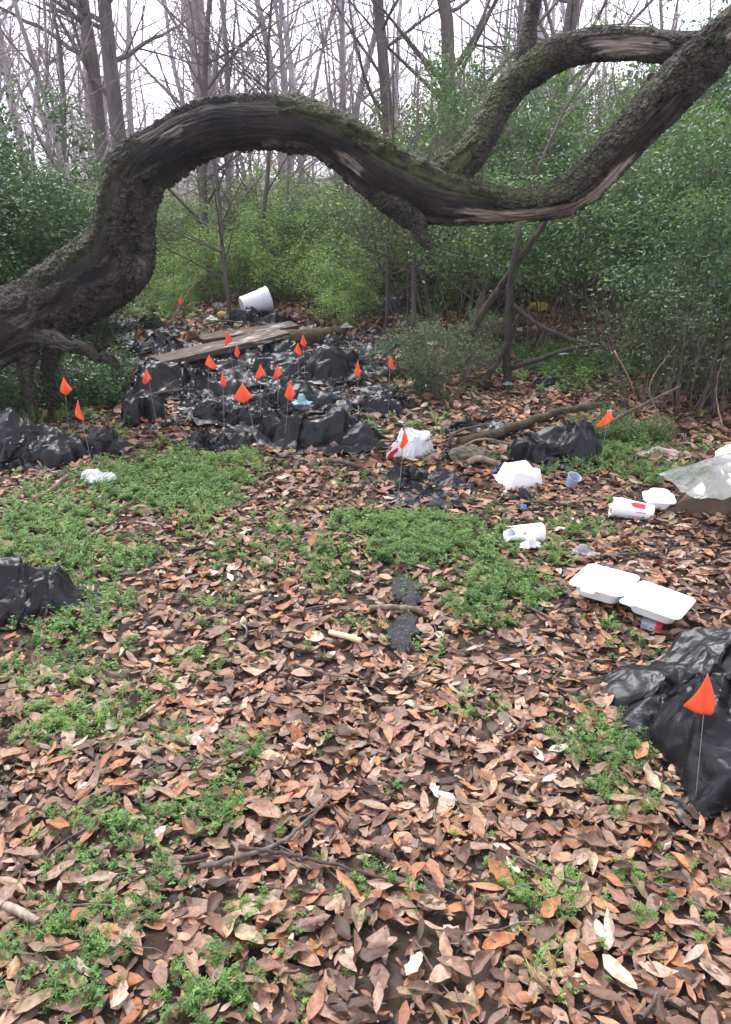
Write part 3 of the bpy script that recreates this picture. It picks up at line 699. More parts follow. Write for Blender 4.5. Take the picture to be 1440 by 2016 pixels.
# sapling trunk with leaning poles on the right
def stick_path(pts, n=24, wob=.012, seed=0):
    c = catmull(np.array(pts, float), n); r = np.random.RandomState(seed)
    wob = min(wob, .10*float(np.linalg.norm(c[-1]-c[0]))/n); c[1:-1] += r.normal(0, wob, (n-2, 3)); return c
def stick(name, pts, r0, r1, label, cat='stick', group=None, mt='stick', tint=(1, 1, 1), sides=9, wob=.0016, seed=0, fork=0):
    c = stick_path(pts, 26, wob, seed); rad = np.linspace(r0, r1, len(c))*(1+.10*noise(np.arange(len(c))*.45+seed, 0., 2.))
    base = Vector(c[0]); V, F = tube(c-c[0], rad, sides)
    k = len(V); caps = [[0., 0, 0], list(c[-1]-c[0])]; j = np.arange(sides); j2 = (j+1) % sides; e = (len(c)-1)*sides
    Tt = np.concatenate([np.stack([np.full(sides, k), j2, j], 1), np.stack([np.full(sides, k+1), e+j, e+j2], 1)])
    g = Geo(); g.add(np.concatenate([V, caps]), F); g.T.append(Tt)
    r = np.random.RandomState(seed+5)
    for q in range(fork):
        i = r.randint(5, 22); d = c[i]-c[i-1]; d /= np.linalg.norm(d); d = d+r.normal(0, .6, 3); d[2] = abs(d[2])*.4; d /= np.linalg.norm(d)
        ln = r.uniform(.12, .3)*np.linalg.norm(c[-1]-c[0]); pp = (c[i]-c[0])+d*np.linspace(0, 1, 7)[:, None]*ln+r.normal(0, .006, (7, 3))
        pp[0] = c[i]-c[0]
        vv, ff = tube(pp, np.linspace(rad[i]*.6, .002, 7), 5); g.add(vv, ff)
    o = obj(name, g.build(name, M[mt]), None, base); o.color = (*tint, 1)
    return tag(o, label, cat, group)
def g3(px, py, up=0.0): p = G(px, py, up); return (p.x, p.y, p.z+up)
root = empty('leaning_tree', g3(1000, 770), 0, 'thin grey tree with poles leaning on its foot, behind the right bag', 'tree')
def leaning(name, pts, r0, r1, seed):
    c = stick_path(pts, 30, .006, seed); V, F = tube(c-np.array(root.location), np.linspace(r0, r1, 30), 9)
    o = obj(name, mesh(name, V, F, M['grey_bark']), root); o.color = (.22, .20, .17, 1)
Y0 = G(1000, 770).y
leaning('trunk', [P(1000, 772, Y0), P(998, 700, Y0), P(1003, 620, Y0+.03), P(1008, 540, Y0+.1), P(1022, 460, Y0+.2), P(1015, 400, Y0+.5)], .036, .02, 1)
leaning('branch', [P(950, 760, Y0-.1), P(985, 700, Y0-.05), P(1010, 650, Y0+.05), P(1030, 600, Y0+.1)], .030, .014, 2)
leaning('branch', [P(1005, 725, Y0), P(1060, 708, Y0-.2), P(1110, 690, Y0-.3), P(1160, 680, Y0-.3)], .022, .012, 3)
leaning('branch', [P(1010, 600, Y0), P(1060, 640, Y0-.1), P(1130, 670, Y0-.2), P(1220, 690, Y0-.2)], .02, .014, 4)
stick('leaning_pole', [P(925, 660, 6.1), P(960, 600, 6.15), P(1010, 530, 6.2), P(1062, 455, 6.25), P(1085, 420, 6.3)], .03, .018, 'dark pole slanting up to the underside of the arching trunk', 'pole', tint=(.35, .32, .29))
stick('fallen_log', [g3(880, 690), P(990, 668, 8.0), P(1100, 668, 8.1), P(1200, 662, 8.2), P(1300, 655, 8.3)], .085, .075, 'dark fallen log lying level behind the thin grey tree', 'log', tint=(.45, .42, .40), sides=14, wob=.01)
stick('fallen_log', [g3(690, 598), g3(760, 594), g3(830, 594), g3(900, 598)], .07, .06, 'dark log lying in the brush beyond the black bags', 'log', tint=(.5, .45, .42), sides=12, wob=.01)
stick('fallen_log', [g3(905, 872, .04), g3(960, 858, .05), g3(1020, 838, .06), g3(1070, 820, .06), g3(1130, 805, .08), g3(1200, 795, .1)], .036, .02, 'mossy fallen branch lying behind the right black bag', 'log', tint=(.5, .5, .36), sides=12, wob=.006, seed=3)
stick('mossy_log', [g3(548, 672, .06), g3(590, 668, .09), g3(630, 664, .08), g3(665, 660, .05)], .10, .085, 'short mossy rotten log behind the black bag pile', 'log', tint=(.55, .55, .32), sides=16, wob=.012, seed=8)

# ------------------------------------------------------------------ plastic film: sheets let fall over lumps
def facet(x, y, seed=0):
    """noise that is linear over the triangles of a slanted lattice: flat facets meeting in sharp creases."""
    s = (x+y)*.3660254; i = np.floor(x+s).astype(int); j = np.floor(y+s).astype(int)
    t = (i+j)*.2113249; x0, y0 = x-(i-t), y-(j-t); up = x0 > y0
    i1, j1 = np.where(up, 1, 0), np.where(up, 0, 1)
    a = np.where(up, x0+.0*y0, y0); 
    fx, fy = x+s-i, y+s-j                                     # position in the skewed cell
    hi, lo = np.maximum(fx, fy), np.minimum(fx, fy)
    val = lambda a_, b_: _perm[(_perm[(a_+seed*13) & 255]+b_) & 255]/127.5-1
    return (1-hi)*val(i, j)+(hi-lo)*val(i+i1, j+j1)+lo*val(i+1, j+1)
def drape(seed, W, D, foot, lumps, n=96, crumple=1., flat=.02, gather=None, **_):
    """Slack crumpled film over lumps (x, y, rx, ry, h): long pinched folds fanning out of a few gathered points, flat creased facets between them."""
    r = np.random.RandomState(seed+900)
    u, v = np.meshgrid(np.linspace(-1, 1, n), np.linspace(-1, 1, n), indexing='ij')
    q = np.sqrt(u*u+v*v-u*u*v*v)/np.maximum(np.hypot(u, v), 1e-6)
    rr = np.hypot(u*q, v*q); an = np.arctan2(v, u)
    x, y = u*q*foot[0], v*q*foot[1]
    out = 1+rr**2*(.34*facet(np.cos(an)*1.7+seed, np.sin(an)*1.7, seed)+.20*facet(np.cos(an)*5, np.sin(an)*5+seed, seed+1))
    x, y = x*out, y*out
    h = np.zeros_like(x)
    for (a, b, rx, ry, hh) in lumps:
        d = np.sqrt(((x-a)/rx)**2+((y-b)/ry)**2)*(1+.25*facet((x-a)/rx*1.3+seed, (y-b)/ry*1.3, seed+2))
        h = np.maximum(h, hh*(.85*np.maximum(0, 1-d*d)**.72+.15*np.maximum(0, 1-d)))
    hm = max([l[4] for l in lumps]+[flat*2])
    k = min(1., min(foot)/.22)**.45*crumple
    def rid(lam, sd, st=1.8):
        th = r.uniform(0, 3.14); c, s = math.cos(th), math.sin(th)
        wx = x+.35*lam*facet(x/lam*.8+sd, y/lam*.8, sd+7); wy = y+.35*lam*facet(x/lam*.8, y/lam*.8+sd, sd+8)
        zz = h/lam
        return facet((wx*c+wy*s)/lam/st+zz*.5, (-wx*s+wy*c)/lam+zz*.7, sd)
    z = h+k*.050*(.5-np.abs(rid(.17, seed+3, 2.2)))*(1 if hm > .06 else .5)
    # folds fanning out of gathered points: narrow ridges, wide hollows
    gs = [gather] if gather else []
    while len(gs) < 4: gs.append((foot[0]*r.uniform(-1, 1), foot[1]*r.uniform(-1, 1)))
    for i, (gx_, gy_) in enumerate(gs):
        gd = np.hypot(x-gx_, y-gy_); ga = np.arctan2(y-gy_, x-gx_)+.30*facet(x/.09, y/.09, seed+i)
        f = np.abs(facet(np.cos(ga)*2.1+seed+i*7, np.sin(ga)*2.1+gd/.7, seed+10+i))
        ridge = np.maximum(0, 1-f*2.6)
        fade = np.exp(-gd/(max(foot)*.42))*sstep(0, .04, gd)
        z = z+k*.036*ridge*fade*(1.2 if i == 0 else .9)
        x = x+k*.02*ridge*fade*np.sin(ga); y = y-k*.02*ridge*fade*np.cos(ga)
    z = z+k*(.022*(.5-np.abs(rid(.095, seed+4, 2.6)))+.007*(.5-np.abs(rid(.045, seed+5, 3.)))+.010*rid(.08, seed+6, 3.)+.0018*rid(.022, seed+9, 2.))
    x = x+k*(.030*rid(.15, seed+11)+.004*rid(.05, seed+12)); y = y+k*(.030*rid(.15, seed+13)+.004*rid(.05, seed+14))
    edge = sstep(1.0, .84, rr)
    z = np.maximum(z, .004+.014*np.abs(rid(.05, seed+15)))*(.08+.92*edge)
    return np.stack([x, y, z], -1).reshape(-1, 3), grid_faces(n, n)
def film_material(name, col, rough, spec=.5, trans=0., wr=.5, scale=22, extra=None):
    m, n, l, b = mat(name)
    co = ocoord(n)
    cr = mth(n, l, 'ABSOLUTE', mth(n, l, 'SUBTRACT', nnoise(n, l, scale, 3, .5, co, dist=.8), .5))      # fine creases
    hh = mth(n, l, 'ADD', mth(n, l, 'MULTIPLY', cr, -1.6), mth(n, l, 'MULTIPLY', nnoise(n, l, 70, 3, .6, co), .35))
    dust = nnoise(n, l, 5, 6, .7, co)
    c = mixc(n, l, ramp(n, l, dust, [(.5, (0, 0, 0)), (.85, (.35, .35, .35))]), col, tuple(min(1, x+.018) for x in col)) if max(col) < .5 else mixc(n, l, ramp(n, l, dust, [(.55, (0, 0, 0)), (.9, (.3, .3, .3))]), col, (.5, .46, .42))
    if extra: c = extra(n, l, c, co)
    l.new(c, b.inputs['Base Color'])
    rr = ramp(n, l, dust, [(.35, (rough,)*3), (.7, (min(1, rough+.22),)*3)]); l.new(rr, b.inputs['Roughness'])
    b.inputs['Specular IOR Level'].default_value = spec
    bump(n, l, b, hh, wr, .010)
    if trans: translucent_mix(n, l, b, c, trans)
    return m
M['black_film'] = film_material('black_bin_bag', (.006, .0065, .008), .27, .30, 0., .42, 13)
def grocery_print(n, l, c, co):
    s = n.new('ShaderNodeSeparateXYZ'); l.new(co, s.inputs[0])
    w = n.new('ShaderNodeTexWave'); w.wave_type = 'RINGS'; w.inputs['Scale'].default_value = 7; w.inputs['Distortion'].default_value = 4; l.new(co, w.inputs['Vector'])
    a = mth(n, l, 'LESS_THAN', s.outputs[0], -.075); b_ = mth(n, l, 'LESS_THAN', s.outputs[1], .06); d = mth(n, l, 'GREATER_THAN', w.outputs['Fac'], .62)
    return mixc(n, l, mth(n, l, 'MULTIPLY', mth(n, l, 'MULTIPLY', a, b_), d), c, (.55, .02, .04))
M['white_film'] = film_material('white_carrier_bag', (.80, .80, .82), .45, .4, .25, .35, 18, grocery_print)
M['pale_film'] = film_material('pale_plastic', (.72, .76, .76), .4, .4, .35, .4)
M['blue_film'] = film_material('blue_plastic', (.015, .05, .20), .35)
M['teal_film'] = film_material('teal_plastic', (.22, .42, .45), .35, .4, .2)
M['pink_film'] = film_material('pinkish_plastic', (.50, .36, .36), .5, .4, .2)
def bag(name, px, py, mesh_, label, cat='bag', group=None, rz=0., s=1., dz=0.):
    p = G(px, py); o = obj(name, mesh_, None, (p.x, p.y, p.z+.012+dz), (0, 0, rz), s)
    return tag(o, label, cat, group)
def film(seed, W, D, foot, lumps=(), mt='black_film', **k):
    V, F = drape(seed, W, D, foot, lumps, **k); me = mesh('film', V, F, M[mt]); me.set_sharp_from_angle(angle=math.radians(34)) if mt == 'black_film' else None; return me
GRP = 'black bin bags dumped in the clearing'
# left bag under the trunk, two lobes
b1 = empty('bin_bag', g3(70, 905), 0, 'large crumpled black bin bag below the leaning trunk at left', 'bag', GRP)
b1.location.z += .01
obj('bag_body', film(1, 1.15, .95, (.38, .26), crumple=1.25, lumps=[(-.12, .03, .25, .2, .26), (.12, 0, .2, .17, .15)], n=104), b1)
obj('torn_lobe', film(2, .62, .55, (.19, .15), [(0, 0, .15, .11, .15)], n=82), b1, (.37, .10, 0), (0, 0, .2))
# left front
bag('bin_bag', 20, 1190, film(3, 1.05, .85, (.36, .23), crumple=1.25, lumps=[(-.06, 0, .27, .17, .17), (.2, -.01, .11, .12, .10)], n=108), 'crumpled black bin bag cut off by the left edge', group=GRP)
# right front, two lobes
b2 = empty('bin_bag', (1.2, 2.0, float(hz(1.2, 2.0))+.01), 0, 'big glossy black bin bag with an orange flag at the right edge', 'bag', GRP)
obj('bag_body', film(4, 1.5, 1.3, (.46, .22), [(.08, -.02, .38, .18, .15), (-.3, -.04, .17, .13, .08)], n=140, crumple=1.3, gather=(.4, -.2)), b2, (.04, .17, 0))
obj('torn_lobe', film(5, 1.25, 1.3, (.43, .42), [(.0, -.06, .45, .41, .27), (.0, .22, .30, .2, .20)], n=170, crumple=1.35, gather=(-.14, .33)), b2, (.02, -.23, 0))
# right middle
bag('bin_bag', 1098, 902, film(6, .95, .72, (.30, .20), [(-.17, -.03, .14, .13, .13), (-.02, .03, .14, .12, .17), (.13, 0, .18, .15, .15)], crumple=1.5, n=102), 'black bin bag in two bulges beside the green weeds on the right', group=GRP)
# the central heap
bag('bin_bag', 632, 872, film(7, 1.25, .95, (.40, .24), [(-.16, 0, .22, .15, .14), (.1, .05, .2, .15, .17), (.25, -.05, .14, .13, .10)], crumple=1.3, n=120), 'largest crumpled black bag at the front of the central heap', group=GRP)
bag('bin_bag', 590, 742, film(8, 1.35, 1.0, (.46, .28), [(-.12, .05, .28, .2, .17), (.22, 0, .2, .18, .20)], n=106), 'wide dark open bag behind the middle flags of the heap', group=GRP)
bag('bin_bag', 575, 800, film(9, 1.3, .8, (.44, .22), [(.05, .05, .3, .14, .12), (-.25, 0, .16, .12, .08)], n=100), 'wrinkled black bag between the front bag and the open dark bag', group=GRP)
for (px, py, k, rz, s, lab) in [
    (440, 880, 1, .2, .85, 'thin black bag tail stretched left of the front heap bag'), (455, 830, 1, 3.0, .9, 'flattened black bag between the round bag and the front heap bag'),
    (288, 826, 3, .5, 1.0, 'round stuffed black bag at the left of the heap'), (345, 838, 4, .3, .7, 'black tail of film right of the round bag'),
    (320, 772, 0, 1.2, 1.25, 'dark flat bag lying behind the round stuffed bag'), (430, 742, 2, .4, 1.1, 'crinkled black film below the weathered plank'),
    (400, 790, 4, 1.4, .9, 'black film strip behind the flattened bag'), (755, 808, 0, .8, .9, 'dark bag in the shade under the leafy bush'),
    (510, 640, 1, 0, 1.35, 'black bag lying below the white bucket'), (308, 606, 0, 2., .9, 'dark bag far back left of the orange flag pole'),
    (258, 655, 1, .3, 1.2, 'black bag lying behind the root limb of the trunk'), (315, 700, 0, 1.0, 1.05, 'black bag beside the broken end of the plank'),
    (672, 682, 2, 1.9, 1.2, 'crinkled black bag behind the two right heap flags'), (728, 700, 5, .4, 1.3, 'small black bag between the heap and the leafy bush'),
    (745, 618, 1, 0, 1.7, 'bluish black tarp in the brush far behind the heap'), (1088, 762, 5, 1., .95, 'small black bag on the leaves behind the thin grey tree'),
    (948, 856, 4, .25, 1.15, 'flat black film lying against the mossy branch'), (790, 948, 5, .5, .9, 'peaked black scrap in front of the white carrier bag'),
    (835, 985, 4, -.15, .8, 'crumpled black scrap nearest the green weed patch'), (880, 955, 2, 1.2, .6, 'black scrap half buried in leaves beside the foam lid'),
    (1030, 985, 5, 2., .55, 'small black scrap below the white foam lid'), (20, 722, 2, .3, .9, 'dark film behind the prop limb at the left edge'),
    (470, 716, 2, 1.3, 1.3, 'crinkled black film right below the plank middle'), (655, 735, 1, .7, 1.25, 'long black bag running right behind the dark open bag'), (415, 768, 1, 2.5, 1.2, 'dark film heap left of the wide diamond flag'), (345, 722, 2, 2.9, 1.1, 'torn black sheet behind the white ball'), (700, 770, 4, .5, 1.3, 'flat black sheet right of the open dark bag'), (520, 850, 4, 2.1, 1.2, 'black sheet between the thin bag tail and the front bag'), (620, 660, 4, .6, 1.3, 'black sheet in front of the mossy rotten log'),
    (560, 705, 0, 2.2, 1.0, 'black bag wedged below the plank end'), (380, 730, 5, 1.1, 1.2, 'black film crumpled behind the white ball'), (235, 715, 4, .9, 1.1, 'torn black film at the tip of the root limb'), (495, 775, 2, 2.6, .8, 'black film at the foot of the wide orange diamond flag')]:
    sd_ = 50+len(bpy.data.objects) % 997; fw, fd, fl = [((.27, .22), [(0, 0, .2, .16, .11)], 0), ((.33, .17), [(-.12, 0, .17, .11, .08), (.15, 0, .13, .11, .09)], 0), ((.27, .26), [(.05, .05, .16, .17, .055)], 0), ((.17, .17), [(0, 0, .16, .16, .17)], 0), ((.24, .18), [], 0), ((.17, .16), [(0, 0, .08, .08, .06)], 0)][k][:3]
    bag('bin_bag' if k < 4 else 'plastic_scrap', px, py, film(sd_, 1, 1, fw, fd, n=60, crumple=1.45), lab, 'bag' if k < 4 else 'plastic scrap', GRP if k < 4 else 'black plastic scraps', rz, s)
for k, (px, py) in enumerate([(600, 690), (650, 665), (700, 690), (735, 665), (690, 720), (620, 725), (540, 735), (500, 700), (440, 712), (390, 706), (350, 690), (280, 690), (260, 728), (240, 668), (330, 655), (450, 755), (520, 765), (470, 800), (420, 812), (560, 770), (745, 740), (770, 690), (660, 800), (700, 850)]):
    w_ = .18+.12*((k*37) % 10)/10
    bag('plastic_scrap', px, py, film(400+k, 1, 1, (w_*1.3, w_*.8), [(0, 0, w_*.5, w_*.4, .05)] if k % 3 == 0 else [], n=38, crumple=1.1), 'flat shredded black film lying in the rubbish heap', 'plastic scrap', 'shredded black film in the heap', k*1.3, 1., .015)
# pale bags and wrappers
bag('carrier_bag', 808, 900, film(30, .62, .56, (.165, .135), [(.02, .01, .12, .10, .11), (-.08, -.04, .07, .06, .07)], 'white_film', n=86, crumple=2.0, gather=(.0, .05)), 'white plastic carrier bag with red print and an orange flag before it')
bag('plastic_bag', 195, 952, film(31, .3, .24, (.12, .07), [(-.04, .01, .06, .05, .03)], 'pale_film', n=56), 'pale bluish plastic bag half sunk in the left green weeds', dz=.02)
bag('carrier_bag', 148, 655, film(32, .3, .3, (.08, .08), [(0, 0, .05, .05, .14)], 'white_film', n=34), 'white crumpled bag just under the leaning trunk', dz=.03)
bag('plastic_wrapper', 1298, 898, film(33, .42, .3, (.13, .09), [(0, 0, .08, .05, .035)], 'pink_film', n=36), 'dirty pink plastic wrapper in the weeds right of the black bag')
bag('plastic_scrap', 988, 930, film(34, .16, .14, (.05, .045), [(0, 0, .03, .03, .02)], 'blue_film', n=26), 'blue plastic scrap behind the white foam lid', 'plastic scrap')
bag('plastic_scrap', 1028, 1002, film(35, .12, .1, (.035, .03), [(0, 0, .02, .02, .015)], 'blue_film', n=24), 'tiny blue plastic scrap below the foam lid', 'plastic scrap')
bag('plastic_wrapper', 596, 838, film(36, .24, .2, (.06, .05), [(0, 0, .035, .03, .06)], 'teal_film', n=28), 'teal wrapper lying on top of the front heap bag', dz=.14)
bag('plastic_scrap', 312, 742, film(37, .2, .16, (.055, .05), [(0, 0, .03, .03, .03)], 'blue_film', n=26), 'bright blue scrap beside the white ball in the heap', 'plastic scrap', dz=.06)
bag('plastic_scrap', 215, 708, film(38, .26, .22, (.09, .06), [(0, 0, .04, .04, .04)], 'pale_film', n=28), 'pale blue torn plastic at the tip of the root limb', 'plastic scrap')
bag('plastic_scrap', 5, 1062, film(39, .2, .12, (.05, .03), [], 'white_film', n=24), 'white scrap in the weeds at the left edge', 'plastic scrap')
for (px, py, mt, w_, lab) in [
    (232, 722, 'pale_film', .05, 'pale scrap beside the torn blue plastic'), (205, 735, 'blue_film', .04, 'small blue scrap left of the torn film'), (262, 690, 'white_film', .045, 'white scrap between the root limb and the plank'),
    (385, 752, 'white_film', .04, 'small white scrap right of the white ball'), (395, 770, 'pink_film', .03, 'tiny pink scrap below the white ball'), (300, 672, 'pale_film', .05, 'pale scrap behind the broken end of the plank'),
    (418, 640, 'pale_film', .06, 'pale blue wrapper left of the yellow foam lump'), (530, 700, 'white_film', .035, 'white scrap on the film under the plank'), (640, 700, 'pale_film', .05, 'pale scrap on the crinkled bag by the right flags'),
    (680, 655, 'pale_film', .07, 'bluish film scrap above the crinkled bag'), (852, 690, 'pale_film', .05, 'pale blue cup scrap in the leafy bush'), (1000, 772, 'teal_film', .04, 'teal scrap at the foot of the thin grey tree'),
    (1275, 722, 'white_film', .05, 'white scrap on the grass at the far right'), (1105, 710, 'white_film', .05, 'white scrap in the far green patch'), (490, 668, 'white_film', .03, 'white flake on the painted plank'), (255, 742, 'pink_film', .04, 'pinkish scrap below the root limb tip'), (1200, 830, 'pale_film', .03, 'small pale scrap behind the right black bag')]:
    bag('plastic_scrap', px, py, film(len(bpy.data.objects), 1, 1, (w_, w_*.7), [(0, 0, w_*.6, w_*.5, w_*.5)], mt, n=26), lab, 'plastic scrap', 'small pale scraps in the rubbish', 0., 1., .05)
print('films', time.time()-T0)

# ------------------------------------------------------------------ foam and hard rubbish
def foam_material():
    m, n, l, b = mat('white_foam')
    co = ocoord(n); v = nnoise(n, l, 120, 3, .6, co); d = nnoise(n, l, 9, 5, .65, co)
    c = mixc(n, l, ramp(n, l, d, [(.58, (0, 0, 0)), (.75, (.5, .5, .5))]), (.86, .86, .87), (.62, .58, .53))
    l.new(c, b.inputs['Base Color']); b.inputs['Roughness'].default_value = .55; b.inputs['Specular IOR Level'].default_value = .35
    b.inputs['Subsurface Weight'].default_value = .0
    bump(n, l, b, v, .15, .002)
    return m
M['foam'] = foam_material()
M['red_print'] = plain('red_print', (.62, .03, .04), .5, .1)
M['grey_print'] = plain('grey_print', (.35, .35, .40), .5, .15)
M['dark_print'] = plain('dark_print', (.05, .05, .06), .5, .1)
def rrect(hw, hd, rc, n=5):
    pts = []
    for (sx, sy, a0) in ((1, 1, 0), (-1, 1, 90), (-1, -1, 180), (1, -1, 270)):
        for k in range(n):
            a = math.radians(a0+90*k/(n-1)); pts.append((sx*(hw-rc)+rc*math.cos(a), sy*(hd-rc)+rc*math.sin(a)))
    return np.array(pts)
def tray(hw, hd, h, wall=.004, taper=.8, rim=.012, dent=0., seed=0, up=True):
    """open foam half-box: floor, sloping walls and a flat rim, as one closed skin."""
    prof = [(taper*.96, 0.), (taper, .0), (1-.02, h-.001), (1-.02, h), (1., h), (1., h+wall), (.965, h+wall), (.955, h), (taper-.03, wall), (taper*.93, wall)]
    rings = [np.column_stack([rrect(hw*s if k not in (4, 5) else hw*s+rim, hd*s if k not in (4, 5) else hd*s+rim, .03+.006*k*0), np.full(20, z)]) for k, (s, z) in enumerate(prof)]
    V = np.concatenate(rings); m = 20; F = grid_faces(len(prof), m, True)
    k = len(V); V = np.concatenate([V, [[0, 0, 0], [0, 0, wall]]]); j = np.arange(m); j2 = (j+1) % m; e = (len(prof)-1)*m
    Tt = np.concatenate([np.stack([np.full(m, k), j2, j], 1), np.stack([np.full(m, k+1), e+j, e+j2], 1)])
    V[:, 2] += dent*noise(V[:, 0]*14+seed, V[:, 1]*14, 2.)
    if not up: V = V*np.array([1, -1, -1])+np.array([0, 0, h+wall])
    return mesh('tray', V, [F, Tt], M['foam'], True)
def autosm(o, ang=35):
    me = o.data; me.set_sharp_from_angle(angle=math.radians(ang)); return o
# open hinged container on the right
p1, p2 = G(1192, 1180), G(1285, 1222)
ctr = Vector(((p1.x+p2.x)/2, (p1.y+p2.y)/2, 0)); cl = empty('foam_container', (ctr.x, ctr.y, float(hz(ctr.x, ctr.y))+.036), math.radians(-38), 'white foam takeout container lying open on the brown leaves', 'container'); cl.scale = (.92, .92, .85)
a = autosm(obj('tray', tray(.105, .105, .058, dent=.006), cl, (-.118, .012, 0), (.03, -.04, 0)))
b = autosm(obj('lid', tray(.105, .105, .050, dent=.006, seed=4), cl, (.118, -.012, .004), (-.03, .05, 0)))
V = np.array([[x, y, z] for x in (-.016, .016) for y in (-.07, .07) for z in (.055, .061)]); F = np.array([[0, 1, 3, 2], [4, 6, 7, 5], [0, 4, 5, 1], [2, 3, 7, 6], [1, 5, 7, 3], [0, 2, 6, 4]])
obj('hinge', mesh('hinge', V, F, M['foam'], False), cl)
def tab(par, loc):
    rr = rrect(.03, .022, .014); V = np.concatenate([np.column_stack([rr, np.full(20, z)]) for z in (0, .006)]); F = grid_faces(2, 20, True); j = np.arange(1, 19)
    Tt = np.concatenate([np.stack([0*j, j, j+1], 1)+20, np.stack([0*j, j+1, j], 1)]); obj('tab', mesh('tab', V, [F, Tt], M['foam'], False), par, loc)
tab(a, (-.02, -.118, .056)); tab(b, (-.09, -.112, .049))
# carton corner sticking out below the lid
cp = empty('sauce_carton', g3(1282, 1238), math.radians(-24), 'small grey and red printed carton poking out below the foam lid', 'carton'); cp.location.z += .02
def box(name, par, hx, hy, hzz, loc, mt, rot=(0, 0, 0)):
    V = np.array([[x, y, z] for x in (-hx, hx) for y in (-hy, hy) for z in (-hzz, hzz)]); F = np.array([[0, 1, 3, 2], [4, 6, 7, 5], [0, 4, 5, 1], [2, 3, 7, 6], [1, 5, 7, 3], [0, 2, 6, 4]])
    o = obj(name, mesh(name, V, F, M[mt], False), par, loc, rot); md = o.modifiers.new('bevel', 'BEVEL'); md.width = min(hx, hy, hzz)*.25; md.segments = 2; return o
box('carton_body', cp, .036, .03, .013, (0, 0, 0), 'grey_print'); box('red_panel', cp, .012, .0305, .0132, (.026, -.0006, .0003), 'red_print')
th = np.linspace(0, 2*math.pi, 20, endpoint=False)
V = np.concatenate([np.column_stack([r_*np.cos(th)*1.3, np.full(20, 0.), r_*np.sin(th)]) for r_ in (.0095, .0065)]); obj('ring_mark', mesh('ring_mark', V, grid_faces(2, 20, True)[:, ::-1], M['foam'], False), cp, (0.0, -.0318, 0))
# foam lid, upside down, and the small closed box
lid = autosm(obj('foam_dome', tray(.10, .085, .062, dent=.03, seed=9, up=False, taper=.78), None, Vector(g3(1022, 955))+Vector((0, 0, .015)), (.10, .06, math.radians(14)), (1.1, 1.1, 1.25)))
tag(lid, 'white foam box lid lying dome up among the leaves below the black bag', 'container')
sb = empty('foam_box', Vector(g3(1294, 1004))+Vector((0, 0, .02)), math.radians(-12), 'small closed white foam box beside the large foam cup', 'container')
autosm(obj('box_base', tray(.062, .055, .042, taper=.74), sb)); autosm(obj('box_lid', tray(.064, .057, .030, up=False, taper=.74), sb, (0, 0, .045), (.05, 0, 0)))
def cup(name, L, r0, r1, px, py, rz, label, torn=.35, seed=0, marks=(), dz=0.):
    """foam cup on its side along local x: base at x = L, ragged mouth at x = 0."""
    n, m = 26, 44; th = np.linspace(0, 2*math.pi, m, endpoint=False)
    cut = torn*L*np.clip(.45+1.1*fbm(np.cos(th)*1.1+seed, np.sin(th)*1.1, 3., 2), 0, 1)*sstep(-.6, .5, np.sin(th))
    uu = np.linspace(0, 1, n)[:, None]; x = cut[None]+(L-cut[None])*uu
    def skin(t):
        rr = r0+(r1-r0)*x/L-t; rr = rr*(1+.035*noise(np.cos(th)*2+seed, np.sin(th)*2, x*14)); lip = .004*np.exp(-(x/.008)**2)
        return np.stack([x-(.0 if t == 0 else 0), (rr+lip)*np.cos(th)[None], (rr+lip)*np.sin(th)[None]], -1).reshape(-1, 3)
    Vo, Vi = skin(0.), skin(.0028); Vi[:, 0] -= 0.; Vi[-m:, 0] -= .006
    F = grid_faces(n, m, True); V = np.concatenate([Vo, Vi, [[L, 0, 0], [L-.006, 0, 0]]]); k = n*m
    j = np.arange(m); j2 = (j+1) % m; rimf = np.stack([j, k+j, k+j2, j2], 1)
    Tt = np.concatenate([np.stack([np.full(m, 2*k), k-m+j, k-m+j2], 1), np.stack([np.full(m, 2*k+1), 2*k-m+j2, 2*k-m+j], 1)])
    p = g3(px, py); root_ = empty(name, Vector(p)+Vector((0, 0, min(r0, r1)*.9+.015+dz)), rz, label, 'cup')
    o = obj('cup_body', mesh(name, V, [F, F[:, ::-1]+k, rimf, Tt], M['foam']), root_, (-L/2, 0, 0), (0, math.radians(5), 0)); autosm(o, 50)
    for (x0, x1, a0, a1, mt, point) in marks:
        q = np.linspace(0, 1, 14); aa = np.linspace(-1, 1, 7)
        Q, A_ = np.meshgrid(q, aa, indexing='ij'); half = np.where(Q < point, Q/max(point, 1e-6), 1.)
        ang = math.radians((a0+a1)/2)+math.radians((a1-a0)/2)*A_*half; xx = (x0+(x1-x0)*Q)*L
        rr = (r0+(r1-r0)*xx/L)*1.036+.0012
        Vm = np.stack([xx, rr*np.cos(ang), rr*np.sin(ang)], -1).reshape(-1, 3)
        obj('printed_mark', mesh('printed_mark', Vm, grid_faces(14, 7), M[mt]), o)
    return root_
cup('foam_cup', .20, .052, .038, 1242, 1018, math.radians(-14), 'large white foam cup with a red print lying beside the small foam box', .42, 3, [(.42, .78, 106, 142, 'red_print', .28), (.36, .70, 74, 79, 'dark_print', .1), (.58, .80, 168, 172, 'red_print', .1), (.40, .72, 200, 204, 'red_print', .1)])
cup('foam_cup', .17, .032, .046, 1030, 1072, math.radians(14), 'torn white foam cup lying in the green weed patch', .3, 11, [(.55, .7, 60, 72, 'red_print', .1), (.38, .46, 150, 166, 'grey_print', .1)], dz=.02)
